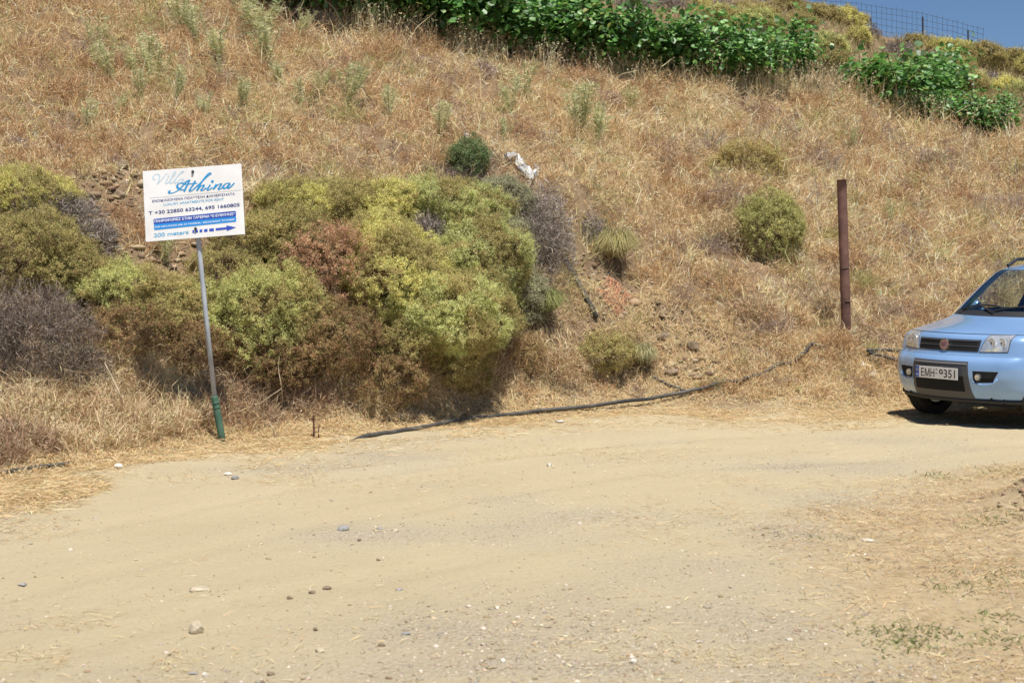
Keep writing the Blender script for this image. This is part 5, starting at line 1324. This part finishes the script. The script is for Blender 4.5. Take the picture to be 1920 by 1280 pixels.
# cowl fill, wipers, mirrors, rails, lamps at rear
def ws(y, z, off=0.0):
    return sp(y, z, off)
for y0_, y1_ in ((-.56, .02), (-.02, .58)):
    bm = bmesh.new()
    tube(bm, [ws(y0_+(y1_-y0_)*t, 1.052+.05*math.sin(t*2.4), .014) for t in np.linspace(0, 1, 10)], .009, 6)
    tube(bm, [ws(y1_-.03, 1.03, .02), ws((y0_+y1_)/2, 1.09, .025)], .008, 6); link('wiper', bm_mesh('wiper', bm), M_blk, CAR)
for sg in (1, -1):
    bm = bmesh.new(); bmesh.ops.create_uvsphere(bm, u_segments=16, v_segments=10, radius=1)
    for v in bm.verts:
        if v.co.x < 0: v.co.x *= .35
        v.co = Vector((v.co.x*.07+CL-1.46, v.co.y*.09+sg*.80, v.co.z*.065+1.08))
    tube(bm, [(CL-1.45, sg*.68, 1.04), (CL-1.45, sg*.76, 1.06)], .022, 8)
    link('mirror', bm_mesh('mirror', bm), M_paint, CAR, smooth=True)
    bm = bmesh.new(); RP = [(CL-1.66, sg*.535, 1.50), (CL-1.76, sg*.54, 1.545), (CL-1.92, sg*.54, 1.57), (CL-2.9, sg*.54, 1.57), (CL-3.05, sg*.545, 1.56), (CL-3.12, sg*.54, 1.50)]
    tube(bm, [Vector(p) for p in smooth_pts(RP, 5)], .019, 8); link('roof_rail', bm_mesh('rail', bm), M_blk, CAR, smooth=True)
    bm = bmesh.new(); box(bm, (CL-3.40, sg*.66, .95), (.10, .16, .34), bev=.02); link('tail_light', bm_mesh('tail', bm), pmat('tail_red', (.4, .02, .02), .2, coat=1), CAR)
    bm = bmesh.new(); box(bm, (CL-1.95, sg*.803, .88), (.16, .02, .03), bev=.006); link('door_handle', bm_mesh('handle', bm), M_paint, CAR)
    bm = bmesh.new(); tube(bm, [(CL-2.10, sg*.812, .40), (CL-2.10, sg*.80, 1.0)], .003, 4); tube(bm, [(CL-1.15, sg*.812, .40), (CL-1.15, sg*.795, 1.0)], .003, 4); link('door_seam', bm_mesh('ds', bm), M_hole, CAR)
# interior
bm = bmesh.new(); box(bm, (CL-1.15, 0, .93), (.45, 1.25, .2), bev=.04); link('dashboard', bm_mesh('dash', bm), M_dgrey, CAR)
for sg in (1, -1):
    bm = bmesh.new(); box(bm, (CL-1.85, sg*.33, .62), (.5, .48, .2), bev=.05); box(bm, (CL-2.10, sg*.33, .95), (.16, .46, .62), rot=Matrix.Rotation(-.2, 3, 'Y'), bev=.05); box(bm, (CL-2.18, sg*.33, 1.32), (.1, .25, .17), bev=.04)
    link('seat', bm_mesh('seat', bm), M_seat, CAR)
bm = bmesh.new(); box(bm, (CL-2.95, 0, .9), (.2, 1.15, .6), bev=.05); link('rear_bench', bm_mesh('bench', bm), M_seat, CAR)
bm = bmesh.new(); tube(bm, [Vector((CL-1.48, .33, .98))+Matrix.Rotation(-.45, 3, 'Y')@Vector((0, .18*math.cos(t), .18*math.sin(t))) for t in np.linspace(0, 2*math.pi, 25)], .014, 6, caps=False); link('steering_wheel', bm_mesh('sw', bm), M_blk, CAR)
bm = bmesh.new(); box(bm, (CL-1.60, 0, 1.40), (.02, .22, .06), bev=.01); link('rear_view_mirror', bm_mesh('rvm', bm), M_blk, CAR)
